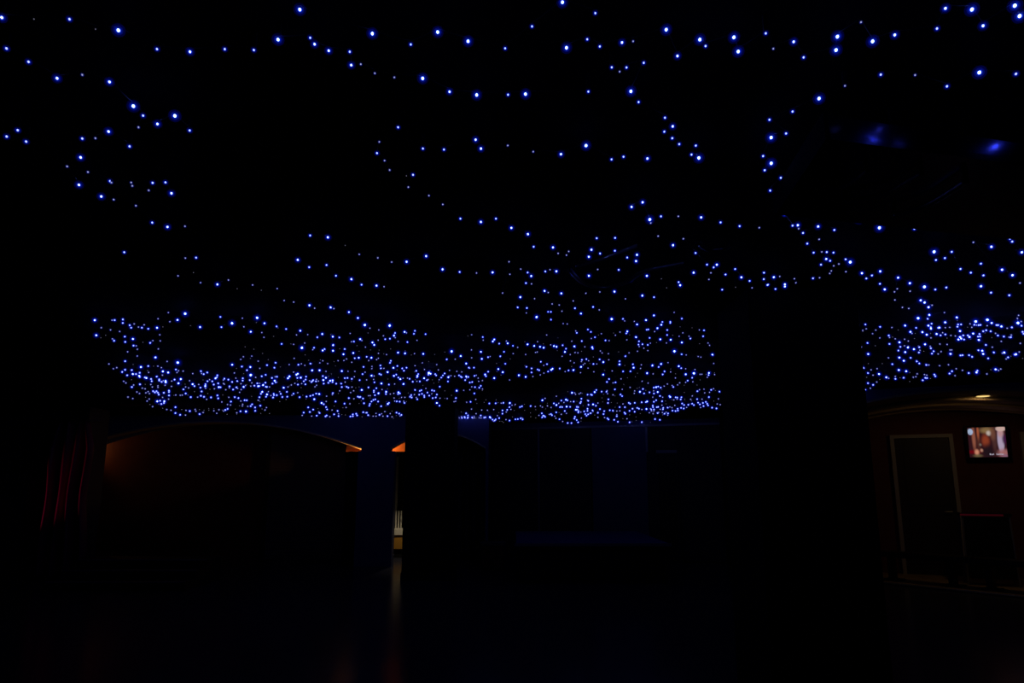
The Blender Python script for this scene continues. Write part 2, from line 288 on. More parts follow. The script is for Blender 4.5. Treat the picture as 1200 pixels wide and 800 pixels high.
# tan floor of the bay
bm = bmesh.new()
fl = [(5.15, 12.25), (7.35, 9.55), (8.4, 9.1), (9.6, 11.6), (5.6, 13.4)]
lo = [bm.verts.new((x, y, .0)) for x, y in fl]; hi = [bm.verts.new((x, y, .03)) for x, y in fl]
bm.faces.new(hi); bm.faces.new(lo[::-1])
for i in range(5): bm.faces.new((lo[i], lo[(i + 1) % 5], hi[(i + 1) % 5], hi[i]))
struct(obj('floor_bay', bm, 'tan'), 'tan floor of the vaulted bay')
bm = bmesh.new(); tube(bm, [(5.12, 12.28, .02), (7.33, 9.57, .02)], .018); struct(obj('trim_1', bm, 'strip'), 'pale edge strip of the tan floor')
NEAR_STRINGS = [
  ('faint blue fairy light string of widely spaced bulbs across the top left corner', "-1405,1788,2760c -1324,1799,2763z -1220,1791,2757b -1178,1843,2762z -1118,1851,2764d -1046,1931,2757b -947,1929,2747c -841,1919,2749b -758,1925,2750b"),
  ('blue fairy light string descending from the top left corner into a hook of close bulbs', "-1492,1934,2761b -1464,1992,2754b -1439,2091,2759c -1351,2076,2762a -1289,2119,2763c -1288,2267,2761d -1272,2304,2746b -1332,2391,2748a -1254,2369,2749c -1166,2311,2749d -1172,2440,2761b"),
  ('shortest blue fairy light string, only three bulbs at the left edge', "-1793,2434,2759b -1856,2469,2752b -1808,2505,2750b"),
  ('blue fairy light string bending like a letter C on the left side of the ceiling', "-1441,2540,2748b -1455,2421,2747c -1551,2504,2763a -1589,2487,2753b -1686,2643,2752c -1792,2731,2755a -1861,2929,2761c -1829,3045,2756c -1803,3098,2763a -1716,3128,2746a -1751,3352,2748b -1713,3429,2754c -1628,3433,2759a"),
  ('short, nearly straight row of small paired blue bulbs tucked inside the C-shaped light string', "-1728,2767,2747a -1696,2873,2754b -1689,2872,2747a -1607,2874,2748a -1629,2925,2755a -1529,2898,2757b -1580,2969,2753a -1471,2891,2756b -1507,3023,2762c"),
  ('long sparse blue fairy light string trailing from one lone bulb, above the wide arch', "-2147,3846,2759b -1840,3919,2749a -1798,3959,2764b -1941,4256,2764z -2047,4285,2752a -1985,4464,2759a -1886,4486,2754c -1779,4391,2756a -1805,4608,2758z -1654,4468,2745a -1663,4657,2761z -1539,4598,2757a -1596,4930,2761a -1531,4938,2752a -1454,5060,2759c -1439,5144,2758a -1308,5086,2750c -1303,5160,2759a"),
  ('bright blue fairy light string sloping down from top left of centre, ending in large bulbs', "-673,1880,2754d -575,1861,2747b -578,1916,2763c -545,1950,2764c -482,1949,2760b -489,2003,2750c -460,2003,2753a -429,2064,2760a -371,2084,2758a -283,2095,2761d -204,2166,2756c -117,2200,2764d -13,2176,2751b 44,2165,2747d 247,2148,2746b"),
  ('wavy blue fairy light string of large widely spaced bulbs along the top edge', "-570,1740,2750d -394,1840,2746d -297,1920,2765b -211,1852,2759d -126,1876,2746d -20,1915,2749b 56,1823,2757b 133,1704,2746d 226,1759,2753b"),
  ('zigzag blue fairy light string of big and small bulbs, top edge right of centre', "159,1912,2749d 217,1886,2759b 258,1924,2761b 319,1897,2756c 352,1900,2762a 435,1838,2757d 491,1949,2746c 542,1886,2758d 570,1928,2765b 640,1884,2764d 673,1951,2762d 717,1843,2749b"),
  ('blue fairy light string plunging in a narrow S, ending in a tight triangle of bulbs', "307,2028,2758b 335,2053,2759a 354,2037,2763b 397,1983,2745b 388,2165,2757d 426,2240,2761b 538,2352,2764b 579,2415,2764c 556,2451,2762b 591,2480,2751b 633,2550,2762b 700,2566,2764b 697,2624,2755b 736,2664,2760d"),
  ('nearly level blue fairy light string across the middle of the near ceiling, eleven bulbs', "-337,2552,2745b -262,2597,2763b -135,2498,2754c -118,2563,2750c -16,2551,2757a 81,2578,2745a 190,2621,2755c 281,2558,2760d 393,2671,2757b 439,2662,2764b 533,2663,2757c"),
  ('long blue fairy light string falling diagonally to a cluster of tiny bulbs at the centre', "-410,2414,2760b -493,2501,2747a -519,2597,2748b -504,2677,2755a -502,2785,2764a -411,2823,2760b -440,2834,2760z -449,2953,2761a -370,3044,2760a -315,3118,2748a -250,3335,2762b -153,3386,2764c -77,3293,2746b -3,3443,2754c 81,3510,2745c 117,3745,2757b 220,3726,2747c 255,3844,2752a 303,3866,2749a 311,3804,2750a"),
  ('blue fairy light string starting with two bright bulbs, dipping, then level to the centre', "-1039,3558,2755b -961,3610,2763c -899,3735,2761z -846,3849,2748a -754,3909,2747a -689,3988,2747a -608,4017,2758c -481,3893,2752c -412,4139,2749c -315,4202,2752b -214,4213,2749a -117,4219,2754c -13,4251,2752a -17,3995,2751a -63,4722,2760a"),
  ('short gently sloping blue fairy light string of eight bulbs, halfway up and left of centre', "-1215,3947,2747c -1188,4085,2746b -1091,4100,2764b -1073,4262,2746b -996,4338,2746c -963,4486,2752b -880,4552,2764c -824,4516,2747a"),
  ('blue fairy light string led by three bright bulbs, trailing level above the near pillar', "555,3184,2762c 589,3088,2746c 665,3321,2752d 685,3401,2764a 716,3305,2762b 793,3278,2752a 907,3298,2754c 1016,3355,2750b 1121,3396,2746b 1240,3459,2761a"),
  ("crowded blue fairy light string wandering down to the near pillar's left side", "760,3596,2765a 857,3689,2747c 901,3638,2765a 1010,3822,2747b 1144,4089,2763b 1185,4099,2749b 1189,4046,2749c 1197,4204,2747a 1230,4371,2754a 1092,4200,2747c 1310,4287,2761b 1325,4143,2752b 1423,4339,2758c 1487,4381,2747b 1519,4211,2750b 1573,4372,2756b 1640,4501,2754b 1576,4605,2764a 1393,4652,2764b 1452,4553,2753z"),
  ('blue fairy light string coiling round the added drooping glossy cable in the centre', "441,3601,2755b 533,3576,2748b 433,3783,2753c 435,3937,2762c 490,3865,2758b 562,3792,2750b 651,3929,2755b 703,3910,2765c 708,3973,2748c 824,4272,2748c 753,4428,2763b 637,4165,2754b 512,4167,2757a 470,4274,2749c 373,4284,2759b 268,4216,2760c 227,4164,2755a 199,4172,2746b 119,4327,2763c 95,4251,2763b 52,4146,2753a 88,4431,2747b 125,4477,2755a"),
  ('blue fairy light string running below the added drooping glossy cable, bright and faint bulbs alternating', "932,4365,2756z 1050,4413,2748b 1077,4489,2749c 1016,4607,2764z 966,4783,2747b 889,4795,2761c 786,4874,2759a 677,4642,2748c 586,4683,2757a 493,4688,2749a 430,4945,2762a 329,4688,2748c 243,4713,2761a 217,4676,2762c 156,4854,2755a 57,4825,2758c 108,5122,2754b 41,5073,2747b"),
  ('short faint string of six tiny blue bulbs just above the crowded far lights', "284,4987,2751a 340,5075,2765a 371,5240,2759a 458,5128,2754b 586,5094,2755b 639,5167,2751a"),
  ('bright blue fairy light string rising steeply into the top right corner', "768,1926,2755a 820,1904,2763c 878,1978,2760b 950,1922,2748d 933,1872,2758d 963,1794,2750a 1034,1875,2745d 1088,1855,2752c 1190,1824,2751b 1164,1739,2753c 1244,1752,2759d 1307,1806,2747c 1346,1732,2756d 1379,1763,2747d"),
  ('sparse blue fairy light string just above the boxed duct', "1073,2135,2759a 1146,2052,2748b 1255,2056,2749a 1397,2128,2753b 1454,2053,2756d 1581,2071,2762b"),
  ("long blue fairy light string in a deep curve beside the boxed duct's end", "1015,2198,2750d 966,2298,2758b 902,2344,2752b 1006,2465,2762b 963,2499,2763d 985,2652,2762b 1029,2689,2749d 1035,2780,2761b 1116,2824,2747b 1128,2983,2758b 1209,3067,2753b 1251,3078,2758b 1292,3259,2753b 1398,3435,2763b 1415,3412,2757c 1426,3432,2746a 1490,3537,2761b 1517,3417,2752c 1627,3484,2758b 1611,3629,2759a 1584,3717,2765b 1681,3871,2765b"),
  ('level blue fairy light string just beyond the boxed duct, three large bulbs then small ones', "1666,3301,2746d 1824,3425,2748d 1875,3346,2749c 2007,3442,2749b 2043,3338,2746z 2215,3444,2762b 2290,3393,2753b"),
  ('blue fairy light string tumbling down the right edge from a tight bright pair', "2333,3282,2755d 2441,3335,2754b 2428,3392,2746b 2455,3451,2750d 2579,3583,2746b 2656,3677,2763b 2808,3825,2752c 2577,3728,2751c 2432,3651,2750a 2921,4160,2753c 3049,4258,2748c 3243,4472,2759a 3346,4729,2746b"),
  ('ten-bulb blue fairy light string led by a bright bulb, under the duct', "2329,3832,2757d 2417,3968,2753b 2435,3913,2747b 2415,3814,2751b 2676,4163,2759b 2788,4244,2760b 2729,4055,2758b 2884,4276,2752b 3009,4498,2745c 3181,4664,2747b"),
  ("blue fairy light string knotted in a tight tangle above the near pillar's right side", "1710,3833,2757a 1739,3837,2757b 1769,3822,2749b 1792,3968,2759c 1826,3996,2757b 1816,4096,2765b 1895,4106,2761a 1915,4187,2754a 1924,4230,2751a 1897,4044,2753a 1904,3971,2758b 1936,3986,2746d 2008,4199,2753a"),
  ('blue fairy light string stepping down from the small tangle towards the vaulted bay', "2135,4262,2762c 2221,4385,2764b 2192,4257,2746b 2197,4166,2745c 2336,4448,2747b 2446,4605,2753c 2532,4611,2759a 2562,4703,2763a 2403,4353,2760c 2546,4483,2761c 2622,4624,2746a 2659,4521,2747d 2770,4592,2749b 2843,4591,2762b 2671,4909,2760a 2836,5122,2759a 2870,5102,2746a 2861,4927,2762c 2893,4938,2749c 3004,5085,2751c 3003,5038,2754a"),
  ('short blue fairy light string hugging the head of the near pillar', "1631,4465,2746b 1735,4620,2760b 1619,4325,2755c 1659,4332,2762a 1759,4517,2763c 1780,4573,2764c 1765,4373,2759a 1816,4480,2763a 1885,4381,2764b 1892,4302,2745a"),
]
FAR_NETS = {
  'U0': "-3242,5498,2749c -3078,5446,2737a -3067,5462,2741b -2989,5434,2740b -3060,5568,2742b -3310,5715,2736a -3285,5805,2737a -3252,5883,2741a -3544,6057,2744c -3554,6145,2741z -3455,6041,2741z -3491,6215,2744a -3521,6297,2745b -3073,5696,2752b -3075,5725,2738b -2995,5615,2745a -3042,5773,2754a -3021,5788,2752b -2915,5615,2738a -2985,5821,2750b -2887,5767,2747c -2809,5704,2741z -2702,5400,2738a -2549,5238,2748a -2679,5543,2747a -2592,5483,2747c -2453,5301,2754d -2559,5642,2737z -2542,5777,2755c -2973,5996,2736a -3135,6343,2752a -3196,6332,2752a -3235,6366,2738b -3286,6338,2739z -3347,6144,2750b -3451,6351,2744b -3317,6223,2745c -3459,6512,2741b -3466,6573,2751a -3507,6677,2738a -3685,7026,2735a -3675,6824,2741a -3300,6655,2737a -3548,7113,2736c -4002,7402,2747b -4234,7522,2738a -3999,7558,2738z -4018,7760,2743c -3937,7754,2753b -3851,7698,2743z -3787,7662,2737a -3581,7431,2749a -3485,7464,2742d -4358,7839,2737a -4302,7802,2743a -3852,7875,2755a -3726,7950,2745b -2220,5382,2748b -2201,5568,2740d -2337,5702,2738b -2055,5391,2740a -2180,5763,2754a -1957,5429,2752d -2018,5592,2751z -1962,5614,2750c -2175,5910,2744c -2106,5977,2751a -2142,6138,2743a -2052,6119,2748z -1900,5721,2748b -1896,5750,2741z -1836,5765,2736b -1838,6060,2748a -2097,6482,2751b -2017,6496,2754z -1993,6500,2751a -2459,6568,2740z -2412,6664,2736z -2422,6933,2745z -2698,7178,2754a -2771,7306,2749a -2573,7064,2741a -2647,7232,2747z -2636,7431,2752a -2981,7628,2747c -2920,7746,2746b -2844,7789,2748c -2489,7303,2746z -2629,7686,2752b -2492,7545,2754b -2196,7208,2743a -2360,7586,2741a -2529,7823,2755z -2273,7621,2746b -3001,7809,2736z -2778,7897,2750a -2597,7835,2748b",
  'L0': "-4445,8182,2754b -4288,7948,2742b -4252,8020,2750b -4050,7973,2738z -4121,8140,2742a -4506,8410,2749b -4347,8231,2737c -4329,8267,2742b -4257,8207,2748b -4350,8382,2738c -4383,8460,2737b -4766,8830,2737a -4815,8975,2737a -4615,8724,2742z -4835,9201,2741a -4966,9413,2743b -4731,9155,2744b -4629,9088,2735z -4382,8577,2748b -4405,8659,2753c -4348,8661,2741b -4446,8877,2745b -4601,9173,2744a -4694,9403,2743a -4911,9574,2750a -4911,9648,2751a -5206,10013,2754a -5195,10066,2739a -5060,9973,2737a -4983,9877,2741a -5118,10187,2753a -5555,10450,2735a -5595,10663,2738a -5353,10556,2745z -5458,10874,2755a -5548,10996,2738a -5876,11843,2743a -5761,11519,2743z -3918,8052,2740c -3940,8223,2754c -4074,8370,2745a -4220,8535,2752b -4287,8738,2748b -4299,8765,2737b -4333,8898,2740b -4264,8794,2739a -4280,8886,2749c -4325,8988,2747c -4448,9235,2743a -4607,9372,2754a -4655,9474,2747a -4869,9787,2736b -4925,9951,2740b -4832,9805,2738b -4937,10060,2749b -4993,10204,2741b -4816,9981,2739b -4643,9761,2741b -4733,9954,2746b -4936,10390,2752b -5171,10885,2755a -5086,10518,2737a -5400,11009,2736c -5379,11053,2749b -5308,11041,2740c -5456,11342,2747b -5542,11440,2742b -5587,11447,2738z -5861,12157,2749z -5864,12311,2743a -5885,12511,2750a -6020,12975,2745b -5594,12041,2754b -6105,13354,2750b -6033,13412,2749a -5590,12270,2737z -5645,12554,2752a -5581,12558,2740b -5427,12416,2753a -5455,12512,2735a -5696,13230,2752b -5512,12944,2753a -5327,12538,2751z -5059,12090,2736z -5204,12446,2742z -5293,12275,2737z -3759,8085,2753a -3819,8182,2748a -3696,8064,2746a -3640,8186,2735a -4217,8915,2752a -4117,8773,2750b -3982,8643,2738c -4229,9126,2753c -4393,9294,2736a -4168,9179,2749z -4262,9408,2744a -4259,9490,2742a -3936,8781,2737a -4431,9723,2753b -4546,10056,2738b -4644,10351,2751z -4778,10262,2741a -4878,10415,2754z -4722,10279,2740a -4728,10351,2751a -4710,10594,2751b -4089,9218,2754c -4126,9360,2749b -4001,9195,2748a -4067,9408,2735b -4246,9868,2743b -4485,10410,2748b -4444,10422,2735b -4618,10613,2752a -4596,10879,2751a -4377,10506,2736b -4236,10051,2736z -4030,9618,2741z -3865,9079,2735b -4002,9400,2754c -4032,9485,2737a -3745,8847,2741b -3668,8722,2742a -3745,8716,2738z -3519,8117,2753b -3581,8282,2751a -3581,8340,2752b -3466,8164,2745b -4358,9901,2744z -3700,8880,2744b",
  'U1': "-1761,5903,2751c -1721,5985,2735a -1855,6373,2738a -1948,6611,2739d -1836,6611,2740b -1885,6748,2747a -1810,6820,2753c -1768,6728,2749b -1682,6144,2744b -1595,5971,2737c -1539,6029,2745z -1532,6076,2736c -1494,6152,2744b -1643,6542,2751c -1702,6783,2743c -1614,6679,2743z -2212,7521,2739a -2227,7700,2752a -2139,7599,2754b -1969,7347,2751z -1954,7387,2749a -2014,7503,2746a -1948,7566,2749a -1838,7392,2742z -1799,7401,2752a -1900,7710,2748z -2076,7308,2741z -2031,7011,2744z -1199,5189,2739c -1169,5365,2736c -1166,5614,2736d -976,5654,2740d -1160,5788,2748a -1097,5844,2745a -1203,5940,2740z -1357,5955,2739a -1321,6190,2737c -1323,6268,2740a -1404,6320,2742b -1436,6372,2750a -1250,6374,2743c -1263,6531,2751c -1178,6263,2742a -1106,6113,2751a -1120,6283,2755b -1058,6166,2736b -1003,6040,2738c -986,5988,2749b -1020,6209,2754a -892,5895,2739c -882,5935,2740a -809,5911,2752b -824,5970,2739b -728,5981,2738b -1013,6329,2744a -939,6390,2750b -845,6328,2754a -1584,6753,2754b -1649,6987,2746c -1532,6891,2741c -1417,6515,2742z -1364,6638,2751a -1253,6729,2739z -1350,6803,2754z -1457,6805,2743z -1549,7226,2752c -1599,7271,2755b -1456,7161,2751b -1406,7148,2739c -1479,7388,2751a -1307,6987,2755a -1349,7215,2745a -1385,7314,2748a -1250,6960,2744z -1228,6990,2743a -1136,6678,2741z -1094,6852,2737c -1041,6951,2748c -1015,6781,2742z -995,7065,2753z -952,6973,2750a -871,7008,2753c -754,6958,2738z -648,6881,2748z -576,6806,2741d -505,7040,2737c -665,7291,2747b -580,7305,2751a -485,7574,2750c -1679,7253,2745a -1729,7362,2747a -1682,7513,2754a -1599,7720,2738b -1507,7710,2742a -1401,7624,2738b -1241,7327,2738b -1273,7468,2740b -1227,7665,2739b -1037,7659,2741a -939,7504,2746a -858,7377,2739z -794,7562,2737a -380,6129,2753z -1533,7843,2738a -1442,7884,2748b -1404,7859,2744a -1294,7822,2744c -1197,7819,2737b -1142,7761,2736b -962,7881,2735a -468,7770,2738b -345,6077,2753a -252,6140,2745b -254,6281,2746a -157,6283,2752c -171,6348,2748c -116,6451,2748b -39,6436,2748c -50,6311,2744a -386,6788,2752a -298,6834,2742c -76,6802,2737b -308,7305,2754c -405,7187,2745a -240,7174,2749b -218,7114,2746a -116,7069,2740b -17,7224,2740z -163,7566,2751z -71,7597,2752b -461,7840,2743a -412,7757,2736b -152,7968,2754c",
  'L1': "-2934,7940,2736b -3042,8362,2744d -3170,8196,2744a -3095,8277,2748z -2930,8412,2738b -2876,8383,2751b -3441,8388,2746b -3581,8681,2753c -3487,8487,2737b -3458,8642,2743b -3489,8696,2735a -3466,8787,2752b -3467,8913,2741b -3303,8597,2743a -3411,8931,2754b -3215,8584,2739b -3286,8776,2738b -3449,9161,2753a -3179,8721,2736b -3035,8509,2739a -3259,9015,2743a -3699,9063,2744b -3855,9475,2750c -3850,9517,2754b -3804,9183,2745b -3618,9026,2738a -3673,9192,2751a -3670,9359,2746b -3732,9515,2749a -3733,9650,2741b -3592,9391,2736b -3617,9498,2737a -3653,9724,2749a -3513,9430,2747c -3458,9345,2755a -3381,9175,2744z -3830,9647,2738a -3746,9924,2738a -3408,9398,2754a -3327,9302,2746b -3231,9131,2753b -3185,9081,2747a -3270,9282,2737c -3283,9356,2749b -3173,9179,2738c -3065,8945,2736b -3195,9349,2739b -3219,9463,2751b -3148,9355,2737a -3416,9865,2737c -3501,10067,2735b -3373,9987,2755a -3497,10305,2755c -3584,10527,2749b -3690,10554,2745b -2920,8850,2747c -3044,9149,2753b -2939,8952,2742b -2864,8578,2742b -2794,8478,2742a -2779,8494,2745b -2921,8965,2744z -2698,8513,2741z -3483,10434,2754a -3354,10159,2746b -3418,10371,2752b -3380,10377,2753b -3490,10553,2740b -3200,9937,2749a -3260,10175,2748b -3360,10569,2749b -3004,9479,2743c -2946,9476,2753a -2873,9292,2742z -2848,9294,2754a -3077,9860,2736b -3282,10549,2752b -3133,10279,2740a -3066,10129,2744b -2981,10039,2747a -3399,10878,2749z -3581,11155,2748z -2675,8583,2740c -2623,8466,2745c -2473,8125,2744a -2512,8368,2750c -2463,8251,2743c -2582,8647,2752b -2518,8568,2745c -2427,8466,2742b -2506,8731,2744b -2566,8865,2743b -2655,9089,2744a -2641,9204,2751b -2618,8774,2736z -2728,9043,2741a -2719,9146,2740b -2755,9413,2736z -2234,8018,2746c -2153,8025,2748c -2102,8107,2749a -2494,8865,2749a -2501,8972,2749b -2435,8809,2749b -2468,8899,2751b -2422,8888,2745b -2379,8748,2749a -2391,8886,2748a -2563,9372,2742a -2518,9278,2749a -2211,8395,2738b -2212,8542,2739c -2308,8798,2748c -2150,8424,2738z -2090,8310,2751z -2249,8896,2753c -2284,8949,2735b -2212,8868,2754c -2250,9024,2755b -2366,9046,2738b -2240,9172,2755b -2063,8536,2742z -2157,9091,2744b -2358,9871,2751a -2443,10153,2750z -2483,10000,2736b -2554,10266,2747a -2687,10470,2750a -2719,10183,2746c -2737,10086,2740b -2848,10333,2749b -2924,10469,2753b -2966,10429,2739b -3006,10378,2753z -3127,10633,2754b -3097,10874,2755z -2935,10730,2735c -2859,11127,2746a -2969,11282,2740c -2991,11500,2744b -3044,11860,2736b -3151,12348,2748b -2718,11142,2748b -2885,11749,2741z -3109,12525,2755a -3035,12619,2748b -3227,13166,2740b -3132,13103,2744a -3239,13561,2745b -3410,13594,2736a -3502,13639,2746b -3417,13380,2740b -3443,12980,2747b -3422,12847,2753a -3631,13497,2747b -3758,13622,2751a -3414,12446,2754b -3571,12806,2749b -3591,12937,2752z -3379,12010,2746b -3684,12830,2740b -3865,13374,2740a -3242,12100,2737z -4229,10367,2749b -4340,10676,2742b -4090,10209,2737z -4150,10588,2747a -4458,11115,2737a -4571,11632,2753a -4488,11543,2737a -4299,11062,2737b -4015,10463,2735b -4016,10608,2738b -4133,11020,2741a -4051,10954,2746b -4006,10918,2741b -4257,11440,2737a -4371,11737,2743a -4309,11810,2743a -4229,11720,2737b -4154,11566,2749b -4267,12033,2748b -4479,12648,2754b -4049,11647,2737b -4214,12220,2742z -4221,12391,2742a -4091,12069,2750a -3898,11187,2751z -3838,10946,2745a -3828,10876,2737z -3781,10490,2748z -5014,12404,2747a -5013,12608,2747a -4878,12338,2738b -4834,12319,2753b -4942,12370,2738z -4732,12395,2755z -4720,12608,2741b -4634,12632,2740c -4903,12925,2746a -4986,13149,2740z -5316,13063,2749a -5210,13276,2752z -5181,12601,2748a -5042,12256,2750z -4498,12992,2741z -4359,13044,2744z -4411,11721,2742z -3706,10802,2735z -3947,9560,2740a",
  'L2': "-1922,8104,2752c -1857,8125,2752a -1771,8088,2746a -1723,8280,2744b -1658,8099,2738a -1417,8171,2750c -1517,8315,2742b -1534,8306,2750b -1658,8476,2755c -1623,8449,2747a -1213,8055,2749b -1275,7948,2739z -1393,8473,2752c -1336,8288,2739b -1341,8630,2736c -1344,8502,2736b -1302,8593,2741a -1505,8706,2747z -1676,8712,2744a -1713,8960,2742b -1644,9063,2743c -1577,9225,2751b -1367,9073,2737c -1487,9123,2744a -1873,8843,2754b -1777,8792,2749a -2016,8668,2753b -1968,8598,2746b -1945,8730,2753b -1975,8863,2744z -1871,8526,2749a -2065,8906,2738a -2217,9388,2740b -2177,9380,2751z -2148,9360,2739b -2150,9469,2743b -2101,9463,2750a -2049,9451,2737z -2043,9802,2755c -2001,9433,2747z -1881,9445,2743b -2167,9869,2752a -2240,10017,2745a -1785,9488,2737b -1880,9817,2748b -1900,9922,2741b -1967,10362,2751b -1852,10011,2735c -1731,9607,2736a -1667,9653,2752z -1725,9890,2740c -1782,10201,2748b -1728,10250,2754a -1662,10147,2751a -1565,9943,2740c -1606,10179,2746b -1568,10095,2744b -2249,10541,2752b -2244,10613,2752b -2216,10554,2748b -2212,10730,2745b -2314,11312,2739b -2303,11052,2746z -2357,10776,2748a -2395,10607,2737b -2634,11382,2741b -2554,11401,2740a -2396,11346,2739z -2749,12005,2745a -2823,12099,2750z -2075,10439,2753a -2033,10348,2742a -2085,10622,2740z -2145,11044,2737b -2078,10840,2737b -2048,10829,2745b -2058,11118,2745b -2134,11409,2736z -2265,11540,2753b -2316,11758,2748b -2134,11808,2744b -1737,10647,2743a -1663,10659,2743z -1626,10642,2752a -1569,10583,2745a -1802,11115,2751a -1771,11122,2747b -1736,11188,2751b -1664,11118,2749a -1679,11287,2742b -1626,11148,2747z -1977,11525,2752c -1923,11315,2746b -2040,11719,2742z -1941,11166,2749z -3048,13696,2750b -2902,13234,2746b -2967,13538,2741b -2834,13196,2754b -2857,13393,2742b -2649,12912,2754b -2590,12837,2737a -2594,12963,2751b -2815,13641,2739z -2669,13467,2754b -2655,13539,2745z -2608,13634,2750a -2429,12960,2739a -2531,13521,2740a -2439,13362,2752b -2370,13192,2754a -2405,13530,2740a -2230,12722,2747a -2333,13608,2748b -2201,13110,2748a -2271,13742,2748a -2084,12595,2743z -2053,12902,2747b -2087,12995,2752z -2035,13084,2746b -2015,13220,2735b -2079,13479,2740a -2140,13425,2741z -2267,14002,2736z -3111,13274,2746z -3065,13354,2748z -1246,8570,2739a -1243,8728,2753b -1226,8886,2740b -1079,8088,2752b -1099,8105,2743z -1083,8290,2745b -1106,8399,2740c -1136,8599,2754b -1138,8880,2742b -1169,8839,2738a -1185,8811,2754z -1051,8594,2741c -1042,8814,2749b -1012,8693,2740a -924,8083,2755z -952,8214,2747d -937,8259,2745c -963,8261,2735b -881,8236,2737b -892,8448,2754b -823,8020,2752a -971,8777,2747z -882,8703,2739a -909,8911,2739z -842,8558,2744b -802,8336,2737b -770,8200,2739b -752,8488,2737c -790,8876,2742b -743,8485,2750a -712,8378,2740a -695,7984,2741a -617,8026,2736a -572,8172,2752a -681,8526,2755a -620,8406,2748b -607,8512,2750b -597,8555,2747b -544,8538,2754c -571,8767,2743b -519,8523,2746b -545,8634,2750a -947,9446,2753b -981,9039,2744z -1150,9630,2753a -1140,9207,2738z -1312,9759,2749b -1249,9764,2737b -1234,9818,2753b -1320,10266,2747b -1260,10103,2739b -1174,10012,2745b -1084,9767,2746b -1053,9756,2737b -1134,10204,2752a -1060,10178,2738b -1118,10595,2745b -1175,10701,2749b -1191,10387,2748b -1261,10373,2749b -1275,10508,2742b -1439,10308,2746b -1481,10501,2745b -1467,10572,2742b -1397,10549,2738a -1413,10781,2741b -1388,10269,2749a -1442,10037,2742z -1173,11290,2741c -1166,11642,2737b -1066,10698,2747a -994,10686,2744z -958,10688,2740a -830,10693,2748b -866,11117,2748a -891,11123,2743a -867,10357,2748z -748,9750,2738c -655,9783,2748a -706,11270,2751a -913,9798,2743z -822,12997,2743b -941,13539,2735a -888,13615,2736b -816,13447,2747b -838,13813,2746b -957,14326,2742b -901,14216,2745b -1009,14269,2743a -895,12783,2747z",
  'U2': "106,5204,2737a 186,5349,2739d 265,5182,2740b 285,5171,2737b 302,5483,2750b 510,5220,2736c 407,5629,2751a 441,5653,2753a 528,5883,2745a 547,5993,2752b 626,5851,2750b 657,5911,2743b 721,6180,2752b 693,6212,2747a 296,6062,2748a 396,6116,2736z 9,6534,2744b 53,6623,2746a 114,6358,2746z 141,6461,2743c 204,6547,2745c 229,6380,2752a 259,6571,2742c 295,6645,2747c 282,6410,2738z 355,6532,2752a 385,6546,2744c 413,6609,2749c 462,6500,2742b 504,6656,2739b 507,6836,2742c 498,7093,2744a 428,6737,2736z 533,6350,2750a 615,6267,2735b 576,6578,2746c 672,6579,2742a 748,6648,2752c 763,6735,2754b 670,6867,2752z 608,6882,2744a 640,6933,2750a 568,6965,2739a 11,6929,2741a 133,6951,2737a 226,6851,2739a 241,6824,2738a 301,7479,2754b 369,7549,2740b 338,7623,2739a 157,7807,2753b 136,7729,2752z 605,7411,2752a 645,7430,2735a 719,7360,2754b 717,7399,2743a 751,7220,2737b 793,7407,2752a 764,7508,2741a 759,7633,2748a 746,7746,2742c 821,7547,2746z 865,7607,2752b 890,7516,2737a 813,7138,2745z 640,7682,2735z 216,7894,2749b 285,7979,2750b 444,7860,2740c 527,7912,2750b 838,7900,2753a 770,5467,2751d 846,5392,2735b 874,5489,2741a 952,5509,2742a 996,5640,2746c 1046,5523,2755c 1073,5344,2751c 1172,5517,2739b 1195,5669,2750c 1183,5768,2743c 1238,5537,2745b 1254,5608,2752b 1313,5467,2754b 1208,5260,2754a 1104,5816,2741b 1124,5848,2750b 1187,5907,2745a 1277,5837,2743b 1315,6024,2740b 1379,6096,2752z 1357,5723,2746z 1428,5936,2740a 1432,6088,2742a 1522,6111,2746a 1552,6188,2742b 1455,5731,2739z 1533,5805,2737a 1584,5854,2744b 1652,6143,2753b 1775,6445,2752a 1803,6502,2742a 1690,6418,2741z 1524,6387,2746c 1392,6239,2741c 1307,6268,2751c 1197,6184,2747b 1299,6399,2747z 1384,6381,2740a 1238,6369,2736a 1242,6517,2749b 1192,6509,2753b 1235,6677,2748a 1123,6295,2738b 1142,6431,2735b 1183,6629,2754a 1074,6157,2748c 1002,6047,2745z 953,5867,2737c 962,5976,2744b 903,5933,2746a 847,5924,2736z 879,6036,2740a 750,5958,2737a 733,6024,2739z 819,6234,2735b 857,6279,2741a 1006,6231,2739a 1292,6784,2745a 1195,6798,2741a 1124,6855,2736a 1118,7044,2736b 1017,6808,2737z 936,6931,2741a 872,6911,2745a 844,6816,2747a 1554,6830,2747d 1648,6936,2736b 1707,7003,2742a 1844,7079,2739a 1884,7131,2742a 1978,7049,2753c 2125,7543,2746a 895,7301,2748b 943,7392,2736c 985,7281,2741a 1114,7411,2748b 1140,7598,2745c 1200,7614,2737z 1280,7582,2744b 1373,7602,2741a 1507,7687,2748c 1577,7573,2746c 1584,7737,2740b 1639,7518,2751a 1790,7691,2741c 1315,7753,2735c 1404,7830,2739a 1757,7938,2749z 1854,7854,2745b 1917,7915,2749a 2012,7886,2735a",
